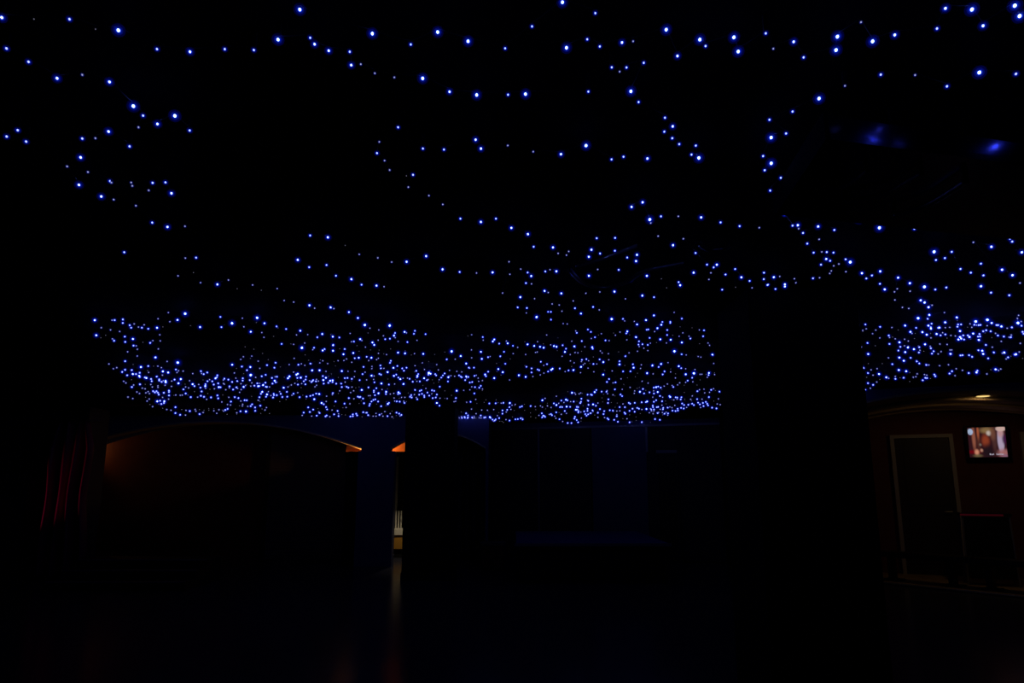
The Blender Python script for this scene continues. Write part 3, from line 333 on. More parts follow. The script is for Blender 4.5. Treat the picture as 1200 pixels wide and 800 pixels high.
  'L3': "-269,8085,2742b -172,8170,2755z -104,8081,2735c -311,8303,2742c -305,8413,2739b -438,8381,2738b -418,8394,2748a -404,8582,2741a -410,8865,2742a -365,8882,2754a -213,8605,2744c -127,8310,2736z -527,8993,2744b -493,8912,2739b -488,9505,2754b -432,9506,2747b -404,9312,2745b -471,9637,2744z -392,9570,2738a -404,9794,2745z -524,9387,2744a -527,10109,2745b -566,9686,2742a 80,8365,2743c 162,8519,2747c 221,8114,2738b 247,8498,2748a -29,8744,2741a 301,7933,2735b 330,8389,2751a 365,8221,2747a 408,8115,2748b 433,7917,2737c 602,8131,2750a 629,7980,2740b 684,7995,2746c 785,8220,2751a 923,8085,2741a 832,10013,2742c 762,9860,2739z 879,10108,2753a 899,10214,2745a 950,10207,2752a 956,10040,2744a 989,10144,2750z 1078,10292,2750b 1118,10225,2744b 1147,10354,2752b 1134,9897,2739c 1144,9788,2752b 644,10478,2750a 488,10661,2740a 462,10998,2750c -546,10879,2749a -636,11109,2739b -394,10889,2744z -549,11329,2739z -429,11183,2738z -355,11317,2736b -241,10972,2753z -257,11390,2747b -216,11288,2746z -170,11394,2749a -134,11243,2738b -35,11359,2747c 0,11574,2736a 51,11622,2754a 43,11713,2746z -42,11926,2742b -18,12260,2739a -82,12392,2745b -101,12700,2737a -164,12539,2749b -173,13108,2748b -312,12414,2751a -424,12524,2751a -519,12428,2745a -683,12217,2740a 132,11993,2751b 162,11836,2745b 197,11523,2746z 301,11692,2735b 381,11868,2745a 402,12291,2739z 464,11801,2750a 571,11676,2737a 560,11473,2755z 504,12018,2752a 647,11976,2742a 659,11381,2744b 712,11616,2744c 734,11364,2743a 794,11980,2748b 825,11920,2742b 800,11853,2747a 749,10970,2743b 806,11226,2741a 814,10905,2749c 838,10925,2740b 890,11805,2739c 948,11807,2735b 909,11209,2754a 951,11143,2746b 999,11146,2752z 1038,10804,2752b 1065,11165,2746b 1065,11289,2739b 1169,11080,2752b 1136,10890,2739a 1218,11526,2738b 1283,11455,2736c 1355,11686,2740b 1069,11956,2751b 1087,11909,2741b 1092,12374,2744c 1118,12398,2750b 1150,12551,2739b 1179,12894,2748b 1206,12712,2738a 1254,12590,2737b 1155,11754,2747z 1280,12281,2752b 1303,12509,2739b 1336,13232,2752b 1392,13555,2753b 1377,13120,2737b 1414,13032,2750b 1392,12528,2750b 1418,12689,2747a 1517,13319,2741z 921,12653,2751b 982,13076,2749a 903,13292,2754a 842,12929,2750z 780,12789,2740b 568,12183,2742z 218,12442,2743z 38,12419,2737z 331,13016,2754z -234,12944,2749z -645,13049,2742a -580,13482,2748b -708,13542,2735a -763,14045,2751b -752,14160,2736a -849,14834,2740b -720,14642,2741a -685,13930,2736z -627,14328,2746a -533,14020,2748b -503,13816,2746b -592,15178,2740a -532,14735,2739a -469,14653,2742a -418,13692,2739c -408,13900,2742b -381,14249,2739b -347,14595,2752b -319,14189,2738b -372,14651,2744a -272,13510,2748a -248,14066,2752b -248,14684,2743z -206,14775,2751z -118,14345,2748a -49,14522,2744b -177,15064,2751z 67,14302,2750b 115,14290,2753b 167,14064,2748b 194,13910,2738a 210,14324,2750b 10,13786,2750z 354,13770,2752z 456,13913,2743z 495,13357,2740a 539,13083,2751b 575,13403,2739b 578,13910,2755b 599,13599,2753b 628,13802,2753b 703,13098,2739b 741,13456,2753b 678,13172,2740a 802,13644,2751a 851,14075,2749a 935,14309,2753b 1023,14686,2739a 1160,15159,2748b 1227,15023,2736b 1183,13647,2741b 1208,14062,2744b 1284,14419,2746b 1357,14927,2744b 1333,13965,2743a 1385,14573,2736z 1403,13076,2751a",
  'L4': "1027,7960,2738z 1116,7986,2735a 1251,8078,2744b 1332,8067,2743b 1428,8169,2738z 1457,8492,2744z 1554,8258,2752c 1616,8224,2738a 1729,8135,2753b 1740,8289,2741b 1787,8081,2739a 1877,8240,2742z 1955,8600,2745a 2008,8301,2744c 2069,8166,2736d 2165,8636,2753b 2263,9002,2755a 2166,8866,2751b 2174,9008,2749a 2196,9179,2735z 2187,8350,2752a 2194,8298,2745a 2233,8261,2738z 2258,8228,2749c 2296,8387,2749b 2320,8223,2751z 2366,8385,2754a 2318,8528,2743a 2290,8756,2744z 1064,8372,2751c 1172,8683,2744b 1180,8943,2745b 1263,8992,2741a 1297,9019,2750b 1321,8711,2750a 1371,8532,2737z 1419,9142,2741z 1544,9421,2740a 1382,9681,2748b 1475,9644,2743a 1609,8894,2747a 1706,9024,2741a 1647,9488,2736z 1674,9462,2745z 1750,9631,2746b 1666,9796,2741a 1712,10100,2745a 1765,9953,2748c 1864,10190,2755b 1804,9720,2739z 1905,9990,2745b 1856,9429,2738b 1893,9463,2748c 1890,9318,2737b 1947,9435,2739b 1936,9858,2750a 1980,10067,2739b 2023,10017,2754c 2012,9679,2742z 2122,10354,2739b 2197,10533,2741a 2062,10580,2749a 1976,9356,2748a 1981,9176,2751a 2048,9212,2737a 2106,9404,2743b 2108,9168,2739a 2102,9022,2745a 2375,9240,2746z 1223,9838,2736b 1288,9839,2736b 1287,9755,2740a 1339,10112,2742a 1285,10134,2737z 1441,10302,2749a 1488,10443,2749z 1531,10188,2739b 1585,10397,2742b 1438,10783,2740b 1497,11286,2741b 1328,10668,2747z 1556,11334,2753z 1340,11290,2740a 1392,11108,2738z 1649,11334,2744z 1831,11343,2749b 1855,11369,2738b 1929,11366,2751b 1766,11520,2751a 2009,11205,2743b 2074,11208,2745b 2068,11069,2740c 2206,11247,2755b 2167,10866,2736b 2309,11125,2749b 2345,11043,2745z 2460,11551,2754z 2270,10421,2747b 2306,10530,2745c 2395,10821,2736z 2406,10623,2751b 2439,10661,2752b 2453,10738,2738a 2462,10499,2737b 2528,10830,2745b 2440,10897,2745a 2374,9942,2737z 2598,10407,2746a 2679,10838,2746a 2740,11026,2746z 2599,10874,2750z 2532,9737,2750a 2540,9883,2748b 2587,9713,2754a 2683,10045,2746a 2671,9670,2739b 2719,9932,2738a 2698,9648,2752a 2768,9814,2748z 2833,9850,2738b 2853,10467,2736b 3082,10792,2749a 2855,10857,2751a 2752,10743,2738b 2911,11316,2749b 2984,11497,2742b 2968,11248,2736b 3006,11219,2750b 3094,11470,2749b 3156,11657,2744b 3138,11863,2753b 3324,12035,2745b 3426,12142,2743b 3254,11476,2746a 3316,11529,2740a 3077,11028,2742z 3120,11986,2743a 2670,11359,2739b 2778,11688,2752b 2837,11649,2751b 2856,11472,2749b 2935,11682,2751b 2784,11359,2737z 2877,11934,2738a 2867,12097,2737b 2822,12091,2747b 2775,12141,2738b 2844,12430,2736b 2831,12556,2740b 2756,12448,2738b 2650,12000,2741a 2649,11777,2755a 2594,12069,2748b 2607,11963,2750a 2517,12064,2744b 2402,11905,2744b 2377,11887,2737b 2284,11747,2750b 2309,11859,2735b 2426,12385,2752b 2358,12278,2739b 2338,12246,2749a 2417,12560,2744a 2455,12549,2743a 2291,12352,2754c 2085,12055,2743b 2133,12178,2742b 2219,12382,2750a 2044,12290,2753b 2148,12703,2743b 2046,12621,2750b 1872,12013,2751b 1783,12000,2750b 1706,11971,2744z 1682,12468,2746b 1748,12559,2747b 1835,12688,2753a 1880,12630,2751a 1486,12241,2743b 1608,12649,2747b 1668,13226,2751b 1521,12852,2739b 1630,13791,2744a 1921,13295,2748a 1946,13478,2736b 2045,13090,2744b 2012,12971,2752b 2157,13308,2745z 1774,13921,2750a 1833,13952,2738b 1886,14201,2739b 2033,14459,2753b 2168,14898,2752b 2150,14083,2742z 2235,14122,2745a 2422,15282,2749b 2445,14814,2745z 2358,13814,2752z 2481,14516,2746z 2659,14899,2744b 2825,14837,2736z 2789,14168,2743b 2918,14344,2743b 2461,12994,2754a 2543,13077,2745a 2602,12965,2744b 2589,12806,2742a 2523,12336,2749a 2543,12211,2736b 2657,12816,2741a 2755,13277,2741z 2728,12977,2735b 2704,12726,2736a 2821,13115,2752b 2849,13281,2737a 2308,13051,2744z 2410,11634,2743a",
  'R': "3156,5344,2755c 3216,5473,2754b 3094,5388,2739d 2818,5649,2748b 2739,5605,2735a 2875,5757,2736a 2893,5853,2744a 2917,5900,2743z 2994,5840,2743a 2969,5717,2744b 3029,5966,2739a 3056,5704,2735a 3189,5860,2748z 3153,5684,2747c 3289,5771,2747b 3215,6215,2753a 2897,6038,2752d 3236,6103,2751b 3256,6131,2740a 3302,6168,2751z 3344,6206,2743a 3413,6183,2735a 3523,6326,2747a 3482,6152,2735z 3411,6007,2750z 3331,5935,2748c 3391,6021,2752a 3447,5963,2752c 3529,6045,2747c 3322,5655,2740c 3313,5592,2742b 3438,5820,2751c 3415,5781,2754b 3614,6046,2753c 3472,5777,2748b 3526,5982,2744z 3667,6223,2755a 3219,6447,2753b 3135,6460,2742z 3250,6632,2750a 3359,6588,2754z 3078,6528,2739c 3173,6670,2753b 3406,6427,2740b 3495,6422,2754c 3571,6554,2738b 3607,6548,2746a 3689,6642,2748c 3668,6597,2751a 3655,6749,2739b 3789,6878,2747c 3779,6706,2744c 3789,6633,2749b 3741,6563,2751z 3881,6788,2749a 3941,6914,2750b 3919,6791,2740z 3734,6439,2739c 3836,6537,2739a 3927,6685,2749b 4039,6836,2748b 4055,6895,2736b 4161,6973,2746a 3472,6960,2743c 3813,7240,2754a 3871,7144,2739c 4035,7368,2746c 4027,7221,2751b 4027,7581,2745b 4207,7437,2751b 4298,7555,2748b 4426,7651,2748b 4447,7642,2746a 3764,7563,2748z 3922,7584,2752z 3767,7707,2738b 3842,7833,2744b 3628,7742,2747a 3741,7933,2742a 3764,7858,2753z 3954,8205,2749a 4081,8229,2748b 3990,7968,2745a 3994,7843,2738a 4210,8375,2746a 4221,8552,2747z 4227,8270,2743c 4289,7953,2740c 4449,8097,2749c 4516,8146,2741z 4462,8567,2748c 4556,8695,2755a 4495,8787,2754z 4551,8531,2754a 4634,8688,2747b 4655,8622,2751z 4673,8575,2744b 4750,8507,2740a 4779,8502,2746a 4649,8237,2740a 4939,8933,2749z 4806,8367,2751a 4812,8332,2739a 4937,8585,2744b 4993,8649,2751b 5044,8666,2748z 4867,8274,2737b 5021,8521,2754b 4993,8742,2738b 4566,9008,2753a 4449,8995,2737b 4616,9205,2744b 4776,9605,2753a 4765,9726,2749b 4566,9477,2747c 4390,9236,2743a 4468,9385,2739a 4383,9079,2738z 4788,10121,2751c 3195,5217,2743a 3375,5365,2740c 3418,5587,2751c 3441,5468,2739z 3482,5777,2750c 3511,5745,2743a 3544,5741,2745a 3545,5630,2744b 3550,5601,2738b 3613,5750,2752b 3731,5910,2750c 3586,5912,2736a 3649,6050,2742b 3653,5988,2737b 3764,6094,2750a 3813,6112,2749a 3862,6128,2743c 3899,6174,2739c 3921,6248,2745c 3999,6292,2754b 3857,6073,2746b 3766,6156,2740z 3930,6433,2737a 3902,6495,2753a 3634,5619,2747a 3665,5703,2737z 3709,5719,2740a 3615,5518,2743d 3706,5679,2752b 3711,5661,2745a 3733,5668,2747b 3737,5652,2745b 3891,5992,2745c 3918,6107,2753b 3929,6105,2739c 4018,6231,2746z 3975,6039,2751b 4018,6102,2743b 4026,6140,2749b 4135,6301,2752c 3669,5461,2743d 3810,5625,2755c 3783,5642,2737a 3912,5893,2744b 3929,5879,2750b 3946,5923,2736z 3971,5888,2743b 3901,5705,2755b 3869,5640,2741b 3970,5750,2754c 4046,5794,2749a 4046,5739,2744b 4063,5967,2742a 4122,6028,2736b 4212,6087,2739b 4372,6360,2751a 4294,6141,2744a 4340,6185,2753b 4240,6034,2741a 4162,6167,2746z 3802,5304,2742a 3900,5458,2754a 3986,5579,2745d 4088,5686,2746b 4006,5569,2754a 4248,5906,2742b 4286,5950,2735b 4566,6396,2740a 4294,6455,2736b 4483,6652,2753a 4634,6865,2742b 4802,7210,2743b 4428,6772,2746b 4457,6762,2739c 4604,6978,2747c 4173,6795,2753a 4152,6736,2742a 4251,6923,2738c 4122,6855,2748a 4414,7032,2742b 4461,7074,2752b 4466,6980,2735b 4552,7071,2735b 4795,6981,2755a 4738,6871,2742c 4976,7201,2736a 4970,7161,2745b 4983,7137,2753z 4912,6978,2740b 4930,6986,2745c 4886,6875,2748a 5194,7271,2754z 4607,7718,2751a 4620,7581,2739a 4954,8078,2746b 5021,8238,2744b 4877,7871,2742a 5036,8019,2747a 5165,8375,2740a 5205,8180,2741b 5323,8224,2755c 5196,8009,2742b 5515,8338,2754a 5319,7965,2745z 5320,7888,2737c 5400,7962,2738a 5410,7937,2749a",
}
EXTRA_BULB = '1911,2255,2755d'     # unseen bulb added past the right edge for the duct's reflection
# ---------------------------------------------------------------- boxed duct, added glint cables
t = empty('boxed_duct', (1.9, 2.6, H), math.atan(.26), label='dark glossy boxed duct under the ceiling with blurred blue reflections, upper right', cat='duct')
bm = bmesh.new(); cs = [(-.95, -.18), (4.4, -.18), (4.4, .46), (-.70, .46)]
dn_, up_ = [[bm.verts.new((x, y, z)) for x, y in cs] for z in (-.2, -.11)]
bm.faces.new(dn_[::-1]); bm.faces.new(up_)
for i in range(4): bm.faces.new((dn_[i], dn_[(i + 1) % 4], up_[(i + 1) % 4], up_[i]))
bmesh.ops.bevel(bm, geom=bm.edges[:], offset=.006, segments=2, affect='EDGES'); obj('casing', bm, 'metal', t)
bm = bmesh.new()
v8 = [bm.verts.new(p) for z in (-.206, -.104) for p in ((-.962, -.186, z), (-.946, -.186, z), (-.694, .466, z), (-.710, .466, z))]
for f in ((3, 2, 1, 0), (4, 5, 6, 7), (0, 1, 5, 4), (1, 2, 6, 5), (2, 3, 7, 6), (3, 0, 4, 7)): bm.faces.new([v8[i] for i in f])
obj('end_cap', bm, 'ceiling', t)
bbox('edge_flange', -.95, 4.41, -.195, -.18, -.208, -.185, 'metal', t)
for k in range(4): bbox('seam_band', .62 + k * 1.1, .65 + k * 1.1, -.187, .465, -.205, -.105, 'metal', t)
for x in (-.6, .9, 2.4):
    for y in (-.08, .38):
        bm = bmesh.new(); tube(bm, [(x, y, -.12), (x, y, .01)], .004); obj('hanger_rod', bm, 'wire', t)
def ray(px, py, z):
    u = (px - 600) / 850; v = (400 - py) / 850; c_, s_ = math.cos(PITCH), math.sin(PITCH)
    q = (z - 1.5) / (s_ + v * c_); return Vector((u * q, (c_ - v * s_) * q, z))
def smooth_pts(P, n=6):
    out = []
    for i in range(len(P) - 1):
        p0 = P[max(i - 1, 0)]; p1 = P[i]; p2 = P[i + 1]; p3 = P[min(i + 2, len(P) - 1)]
        for k in range(n):
            s = k / n
            out.append(.5 * ((2 * p1) + (p2 - p0) * s + (2 * p0 - 5 * p1 + 4 * p2 - p3) * s * s + (3 * p1 - p0 - 3 * p2 + p3) * s ** 3))
    return out + [P[-1]]
cables = [  # made-up cables, put in to carry the glints of film folds
 ('added glossy cable drooping in a wide loop from the centre ceiling', [(668, 316), (680, 329), (697, 336), (715, 336), (735, 330), (752, 319), (775, 313), (802, 308)], 2.74, .013),
 ('added glossy cable rising left of the wide cable loop', [(676, 312), (700, 305), (712, 301), (732, 293), (748, 287)], 2.76, .010),
 ('long added glossy cable curving under the boxed duct, nearest the right edge', [(1048, 252), (1070, 246), (1092, 237), (1112, 225), (1132, 212)], 2.57, .012),
 ('middle added glossy cable curving under the boxed duct', [(990, 236), (1020, 231), (1045, 223), (1066, 211), (1080, 203)], 2.575, .010),
 ('shortest added glossy cable under the left end of the boxed duct', [(965, 220), (988, 218), (1002, 211), (1016, 200)], 2.58, .008),
 ('added glossy cable loop just left of the near pillar top', [(818, 284), (830, 292), (848, 291), (857, 286)], 2.76, .014),
]
for lab, P, z, r in cables:
    pts = smooth_pts([ray(x, y, z) for x, y in P]); n = len(pts) - 1
    pts = [p + Vector((0, 0, 0.0)) for p in pts]
    t = empty('glint_cable', pts[0], label=lab, cat='cable', group='glossy cables added for glints at the ceiling')
    bm = bmesh.new(); tube(bm, [p - pts[0] for p in pts], r, 8); obj('jacket', bm, 'cable', t, True)
    for q in (0, n):
        bm = bmesh.new(); p = pts[q] - pts[0]; zt = (2.6 if z < 2.6 else H + .006) - pts[0].z
        tube(bm, [p - Vector((0, 0, r)), (p.x, p.y, zt)], r * .8, 6); obj('hanger', bm, 'metal', t)

# ---------------------------------------------------------------- blue fairy lights
LEDS = dict(z=(.45, (), (.10, .10, .16)), a=(.60, (1.5,), (.34, .36, .62)), b=(.72, (1.3, 1.9, 2.8), (.72, .84, 2.5)),
            c=(.84, (1.7, 2.6, 3.9), (1.3, 1.7, 8.)), d=(1.10, (2.2, 3.5, 5.2), (1.8, 2.7, 16.)))
CORE = {k: emis('diode_' + k, tuple(c * LED for c in v[2]), 1.0, k in 'bcd') for k, v in LEDS.items()}
GLOW = [lens('inner bloom shell', (.02, .06, 1), .15), lens('middle bloom shell', (.005, .03, 1), .05), lens('outer bloom shell', (.0, .01, 1), .016)]  # faint emissive shells standing in for bloom round the bulbs
GLOW_DIM = lens('dim bloom shell', (.03, .05, 1), .04)
def ico(bm, r, loc, mi, sub=1, stretch=1.0, rot=None):
    g = bmesh.ops.create_icosphere(bm, subdivisions=sub, radius=r)
    m = Matrix.Diagonal((1, 1, stretch)).to_4x4()
    if rot is not None: m = rot @ m
    fs = set()
    for v in g['verts']:
        v.co = m @ v.co + Vector(loc); fs.update(v.link_faces)
    for f in fs: f.material_index = mi; f.smooth = True
def parse(s):
    out = []
    for t_ in s.split():
        a, b, c_ = t_[:-1].split(','); out.append((Vector((int(a), int(b), int(c_))) / 1000, t_[-1]))
    return out
BULB = {}
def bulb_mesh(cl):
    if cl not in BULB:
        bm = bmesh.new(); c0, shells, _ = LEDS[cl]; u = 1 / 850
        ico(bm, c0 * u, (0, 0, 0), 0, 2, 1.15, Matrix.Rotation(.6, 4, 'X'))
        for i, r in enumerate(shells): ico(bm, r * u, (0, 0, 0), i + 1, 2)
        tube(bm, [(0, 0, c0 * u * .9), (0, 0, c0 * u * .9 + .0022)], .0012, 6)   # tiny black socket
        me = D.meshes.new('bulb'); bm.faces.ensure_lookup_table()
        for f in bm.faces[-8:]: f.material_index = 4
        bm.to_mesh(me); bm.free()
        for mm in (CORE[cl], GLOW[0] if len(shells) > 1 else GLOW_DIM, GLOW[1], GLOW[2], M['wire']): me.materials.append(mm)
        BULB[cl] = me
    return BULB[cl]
def wire_pts(P):
    out = []
    for i in range(len(P) - 1):
        a, b = P[i], P[i + 1]; L = (b - a).length
        for k in range(4):
            s = k / 4; p = a.lerp(b, s); p.z += .012; p.z -= min(.03, .05 * L) * 4 * s * (1 - s) * .6; out.append(p)
    q = P[-1].copy(); q.z += .012; return out + [q]
for lab, data in NEAR_STRINGS:
    if 'just above the boxed duct' in lab: data += ' ' + EXTRA_BULB
    L = parse(data); o0 = L[0][0]
    t = empty('fairy_light_string', o0, label=lab, cat='string light', group='blue fairy light strings on the near ceiling')
    bm = bmesh.new(); tube(bm, [p - o0 for p in wire_pts([p for p, _ in L])], .0015, 4); obj('wire', bm, 'wire', t)
    for q in (0, len(L) - 1):
        bm = bmesh.new(); p = L[q][0] - o0; box(bm, p.x - .006, p.x + .006, p.y - .006, p.y + .006, p.z + .008, H + .01 - o0.z); obj('clip', bm, 'wire', t)
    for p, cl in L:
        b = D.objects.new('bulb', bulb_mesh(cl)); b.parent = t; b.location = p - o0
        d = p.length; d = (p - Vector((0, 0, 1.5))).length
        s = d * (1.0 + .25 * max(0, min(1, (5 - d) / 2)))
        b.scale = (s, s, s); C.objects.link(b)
NET = dict(
 L0='dense curtain of tiny blue fairy lights above the left end of the wide arch',
 L1='dense band of tiny blue fairy lights above the middle of the wide arch',
 L2='dense band of tiny blue fairy lights above the pier between the arches',
 L3='dense band of tiny blue fairy lights above the panelled wall, left half',
 L4='dense band of tiny blue fairy lights left of the near pillar, above the panelled wall',
 U0='blue fairy light net with its straight left border, at the left of the crowded lights',
 U1='loose wavy rows of blue fairy lights in the middle distance, left of centre',
 U2='loose wavy rows of blue fairy lights in the middle distance, next to the near pillar',
 R='crowded blue fairy light net over the vaulted bay, right of the near pillar')
def wall_y(x): return (mA.y + (x - mA.x) * du.y / du.x) - .2
for key, data in FAR_NETS.items():
    L = parse(data); o0 = L[0][0].copy()
    for p, _ in L:
        if p.x > -.5: p.y = min(p.y, wall_y(p.x))
        else: p.y = min(p.y, 13.9)
    t = empty('fairy_light_net', o0, label=NET[key], cat='string light', group='crowded nets of blue fairy lights on the far ceiling')
    bm = bmesh.new(); order = list('zabcd')
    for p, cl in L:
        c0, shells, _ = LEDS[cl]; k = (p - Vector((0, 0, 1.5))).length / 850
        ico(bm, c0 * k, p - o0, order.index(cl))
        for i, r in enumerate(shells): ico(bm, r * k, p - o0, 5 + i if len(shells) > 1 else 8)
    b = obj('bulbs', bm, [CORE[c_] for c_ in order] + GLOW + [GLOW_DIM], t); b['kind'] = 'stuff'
    rest = [p for p, _ in L]; bm = bmesh.new()          # wires: nearest neighbour chains
    cur = rest.pop(0); chain = [cur]
    while rest:
        j = min(range(len(rest)), key=lambda i: (rest[i] - cur).length)
        nx_ = rest.pop(j)
        if (nx_ - cur).length > .9:
            if len(chain) > 1: tube(bm, [p + Vector((0, 0, .012)) - o0 for p in chain], .0015, 3, False)
            chain = []
        chain.append(nx_); cur = nx_
    if len(chain) > 1: tube(bm, [p + Vector((0, 0, .012)) - o0 for p in chain], .0015, 3, False)
    wv = obj('wires', bm, 'wire', t); wv['kind'] = 'stuff'

# ---------------------------------------------------------------- warm sconces behind the arches
def light(name, kind, loc, col, energy, size=.03, parent=None, rot=None, spot=None):
    l = D.lights.new(name, kind); l.color = col; l.energy = energy
    if kind != 'SUN': l.shadow_soft_size = size
    if spot: l.spot_size = spot[0]; l.spot_blend = spot[1]
    o = D.objects.new(name, l); o.location = loc
    if rot: o.rotation_euler = rot
    return link(o, parent)
AMBER = emis('amber lamp', (1, .42, .10), 3.0)
def uplight(x, y, z, e, lab):
    t = empty('wall_uplight', (x, y, z), label=lab, cat='lamp', group='warm uplights behind the arches')
    bm = bmesh.new(); lathe(bm, [(.03, 0), (.05, .015), (.055, .05), (.045, .05)], 16); obj('bowl', bm, 'brass', t, True)
    bm = bmesh.new(); lathe(bm, [(.012, .02), (.02, .04), (.018, .07), (.006, .085)], 10); obj('bulb', bm, AMBER, t, True)
    light('glow', 'POINT', (0, 0, .11), (1, .45, .12), e, .02, t)
uplight(-2.84, YA + .42, 2.12, 8., 'small warm uplight left on top of the broad pier')
uplight(-2.46, YA + .40, 2.12, 3.2, 'small warm uplight right on top of the broad pier, next to the pillar')
t = None
struct(bbox('wall_pier_left', -9.6, -8.80, YA + .62, YA + 1.28, 0, 2.14, 'pier'), 'dark pier at the left end of the wide arch')
uplight(-8.84, YA + 1.06, 2.14, 2.2, 'small warm uplight at the left end of the wide arch')

# lit room seen through the narrow arch
pb = empty('ochre_counter', (-2.3, 15.6, 0), label='lit ochre counter glimpsed between pier and dark pillar', cat='counter')
bbox('front_panel', -.32, .33, 0, .5, .18, .46, 'ochre', pb); bbox('counter_top', -.34, .34, -.03, .53, .46, .56, 'white', pb); bbox('plinth', -.28, .3, .05, .45, 0, .18, 'plastic', pb)
pc = empty('white_column', (-2.56, 16.4, 0), label='slim pale post standing behind the ochre counter', cat='post')
bbox('shaft', -.05, .02, 0, .08, 0.05, 2.2, 'white', pc, bev=.01); bbox('foot', -.09, .06, -.04, .12, 0, .05, 'white', pc)
pr = empty('white_rack', (-2.42, 15.95, .56), label='little white rack of upright bars on the ochre counter', cat='rack')
for k in range(3): bbox('bar', -.07 + .055 * k, -.045 + .055 * k, -.02, .02, .02, .38, 'white', pr)
bbox('rack_base', -.08, .1, -.05, .05, 0, .02, 'white', pr)
pp = empty('potted_shrub', (-2.18, 15.75, .56), label='small dark leafy plant on the ochre counter beside the dark pillar', cat='plant')
bm = bmesh.new(); lathe(bm, [(.05, 0), (.07, .25), (.06, .25)], 12); obj('pot', bm, 'plastic', pp)
bm = bmesh.new()
for k in range(120):
    a = random.uniform(0, 2 * PI); r = random.uniform(.01, .14); z = .3 + random.uniform(0, .35); c0 = Vector((r * math.cos(a), r * math.sin(a), z))
    d1 = Vector((math.cos(a), math.sin(a), .5)) * .07; d2 = Vector((-math.sin(a), math.cos(a), 0)) * .02
    bm.faces.new([bm.verts.new(c0), bm.verts.new(c0 + d1 * .5 + d2), bm.verts.new(c0 + d1), bm.verts.new(c0 + d1 * .5 - d2)])
fo = obj('foliage', bm, 'plastic', pp); fo['kind'] = 'stuff'
bm = bmesh.new(); tube(bm, [(0, 0, .25), (.01, 0, .5)], .008); obj('stem', bm, 'plastic', pp)
pl = empty('pendant_lamp', (-2.13, 15.0, 1.55), label='small pendant lamp in the lit passage behind the dark pillar', cat='lamp')
bm = bmesh.new(); tube(bm, [(0, 0, .03), (0, 0, 1.26)], .005); obj('cord', bm, 'cable', pl)
bm = bmesh.new(); lathe(bm, [(.09, -.06), (.05, 0), (.015, .03)], 16); obj('shade', bm, 'brass', pl)
light('glow', 'SPOT', (0, 0, -.08), (1, .78, .48), 15., .04, pl, spot=(2.3, .5))

# ---------------------------------------------------------------- recessed downlight of the bay
q = bay(.36, .765, 2.725)
t = empty('downlight', q, label='round yellow recessed downlight glowing in the beige vault', cat='lamp')
bm = bmesh.new(); lathe(bm, [(.085, 0), (.085, .01), (.10, .02), (.105, .02), (.105, -.004), (.09, -.006)], 24); obj('trim_ring', bm, 'brass', t)
bm = bmesh.new(); lathe(bm, [(.084, -.012), (.05, -.016), (.01, -.018)], 24); obj('lamp_disc', bm, emis('yellow lamp', (1, .72, .25), 1.1), t)
light('beam', 'SPOT', (0, 0, -.05), (1, .62, .25), 3.4, .05, t, rot=(.5, 0, -.1), spot=(2.7, .5))

# ---------------------------------------------------------------- television
tc_ = bay(.62, 2.78, 2.17)
t = empty('television', tc_, math.atan2(uy, ux), label='small lit television on the red wall between two doors, showing a dim interior', cat='television')
bbox('case', -.335, .335, 0, .10, -.29, .29, 'plastic', t, bev=.012)
t.rotation_euler = (.16, 0, math.atan2(uy, ux)); t.scale = (.9, .9, .93)
bbox('wall_bracket', -.08, .08, .10, .21, -.08, .08, 'metal', t)
for x0, x1, z0, z1 in ((-.33, -.292, -.285, .285), (.292, .33, -.285, .285), (-.292, .292, -.285, -.262), (-.292, .292, .262, .285)):
    bbox('bezel', x0, x1, -.012, 0, z0, z1, 'plastic', t)
W_, H_ = 52, 44
def sm(a, b, x): x = max(0, min(1, (x - a) / (b - a))); return x * x * (3 - 2 * x)
def blob(x, y, cx, cy, rx, ry, soft=.6):
    d = math.hypot((x - cx) / rx, (y - cy) / ry); return 1 - sm(1 - soft, 1 + soft, d)
def tv(x, y):           # x right, y down, both 0..1
    c = [.035, .008, .012]
    def lay(a, col):
        for i in range(3): c[i] = c[i] * (1 - a) + col[i] * a
    lay(blob(x, y, .15, .35, .045, .40) * .85, (.38, .12, .07)); lay(blob(x, y, .275, .17, .03, .22), (.42, .10, .04))
    lay(blob(x, y, .27, .5, .05, .25) * .4, (.16, .05, .03))
    lay(blob(x, y, .12, .82, .18, .06) * .8, (.20, .0, .005)); lay(blob(x, y, .5, .1, .16, .10) * .9, (.30, .18, .07))
    lay(blob(x, y, .46, .45, .095, .2), (.30, .05, .02)); lay(blob(x, y, .56, .2, .06, .075), (.62, .52, .46))
    lay(blob(x, y, .69, .4, .06, .42) * .7, (.10, .04, .035)); lay(blob(x, y, .66, .22, .07, .2) * .6, (.24, .09, .05))
    lay(blob(x, y, .5, .8, .13, .22) * .85, (.015, .008, .012)); lay(blob(x, y, .2, .83, .055, .09), (.75, .30, .18))
    lay(blob(x, y, .33, .77, .035, .05), (.55, .25, .17)); lay(blob(x, y, .22, .95, .11, .05) * .6, (.22, .16, .07)); lay(blob(x, y, .31, .58, .03, .04) * .6, (.3, .25, .2))
    lay(blob(x, y, .86, .45, .085, .42, .2), (.50, .40, .55)); lay(blob(x, y, .87, .2, .075, .14) * .8, (.60, .30, .28))
    lay(blob(x, y, .95, .42, .05, .15) * .9, (.06, .01, .06)); lay(blob(x, y, .88, .06, .13, .09, .2), (.72, .48, .42)); lay(blob(x, y, .9, .87, .14, .13) * .9, (.45, .17, .17))
    lay(blob(x, y, .93, .97, .1, .06) * .8, (.30, .14, .22))
    lay(blob(x, y, .072, .14, .07, .105, .12), (.45, .56, .78))
    return c
bm = bmesh.new(); col = bm.loops.layers.float_color.new('picture'); G = []
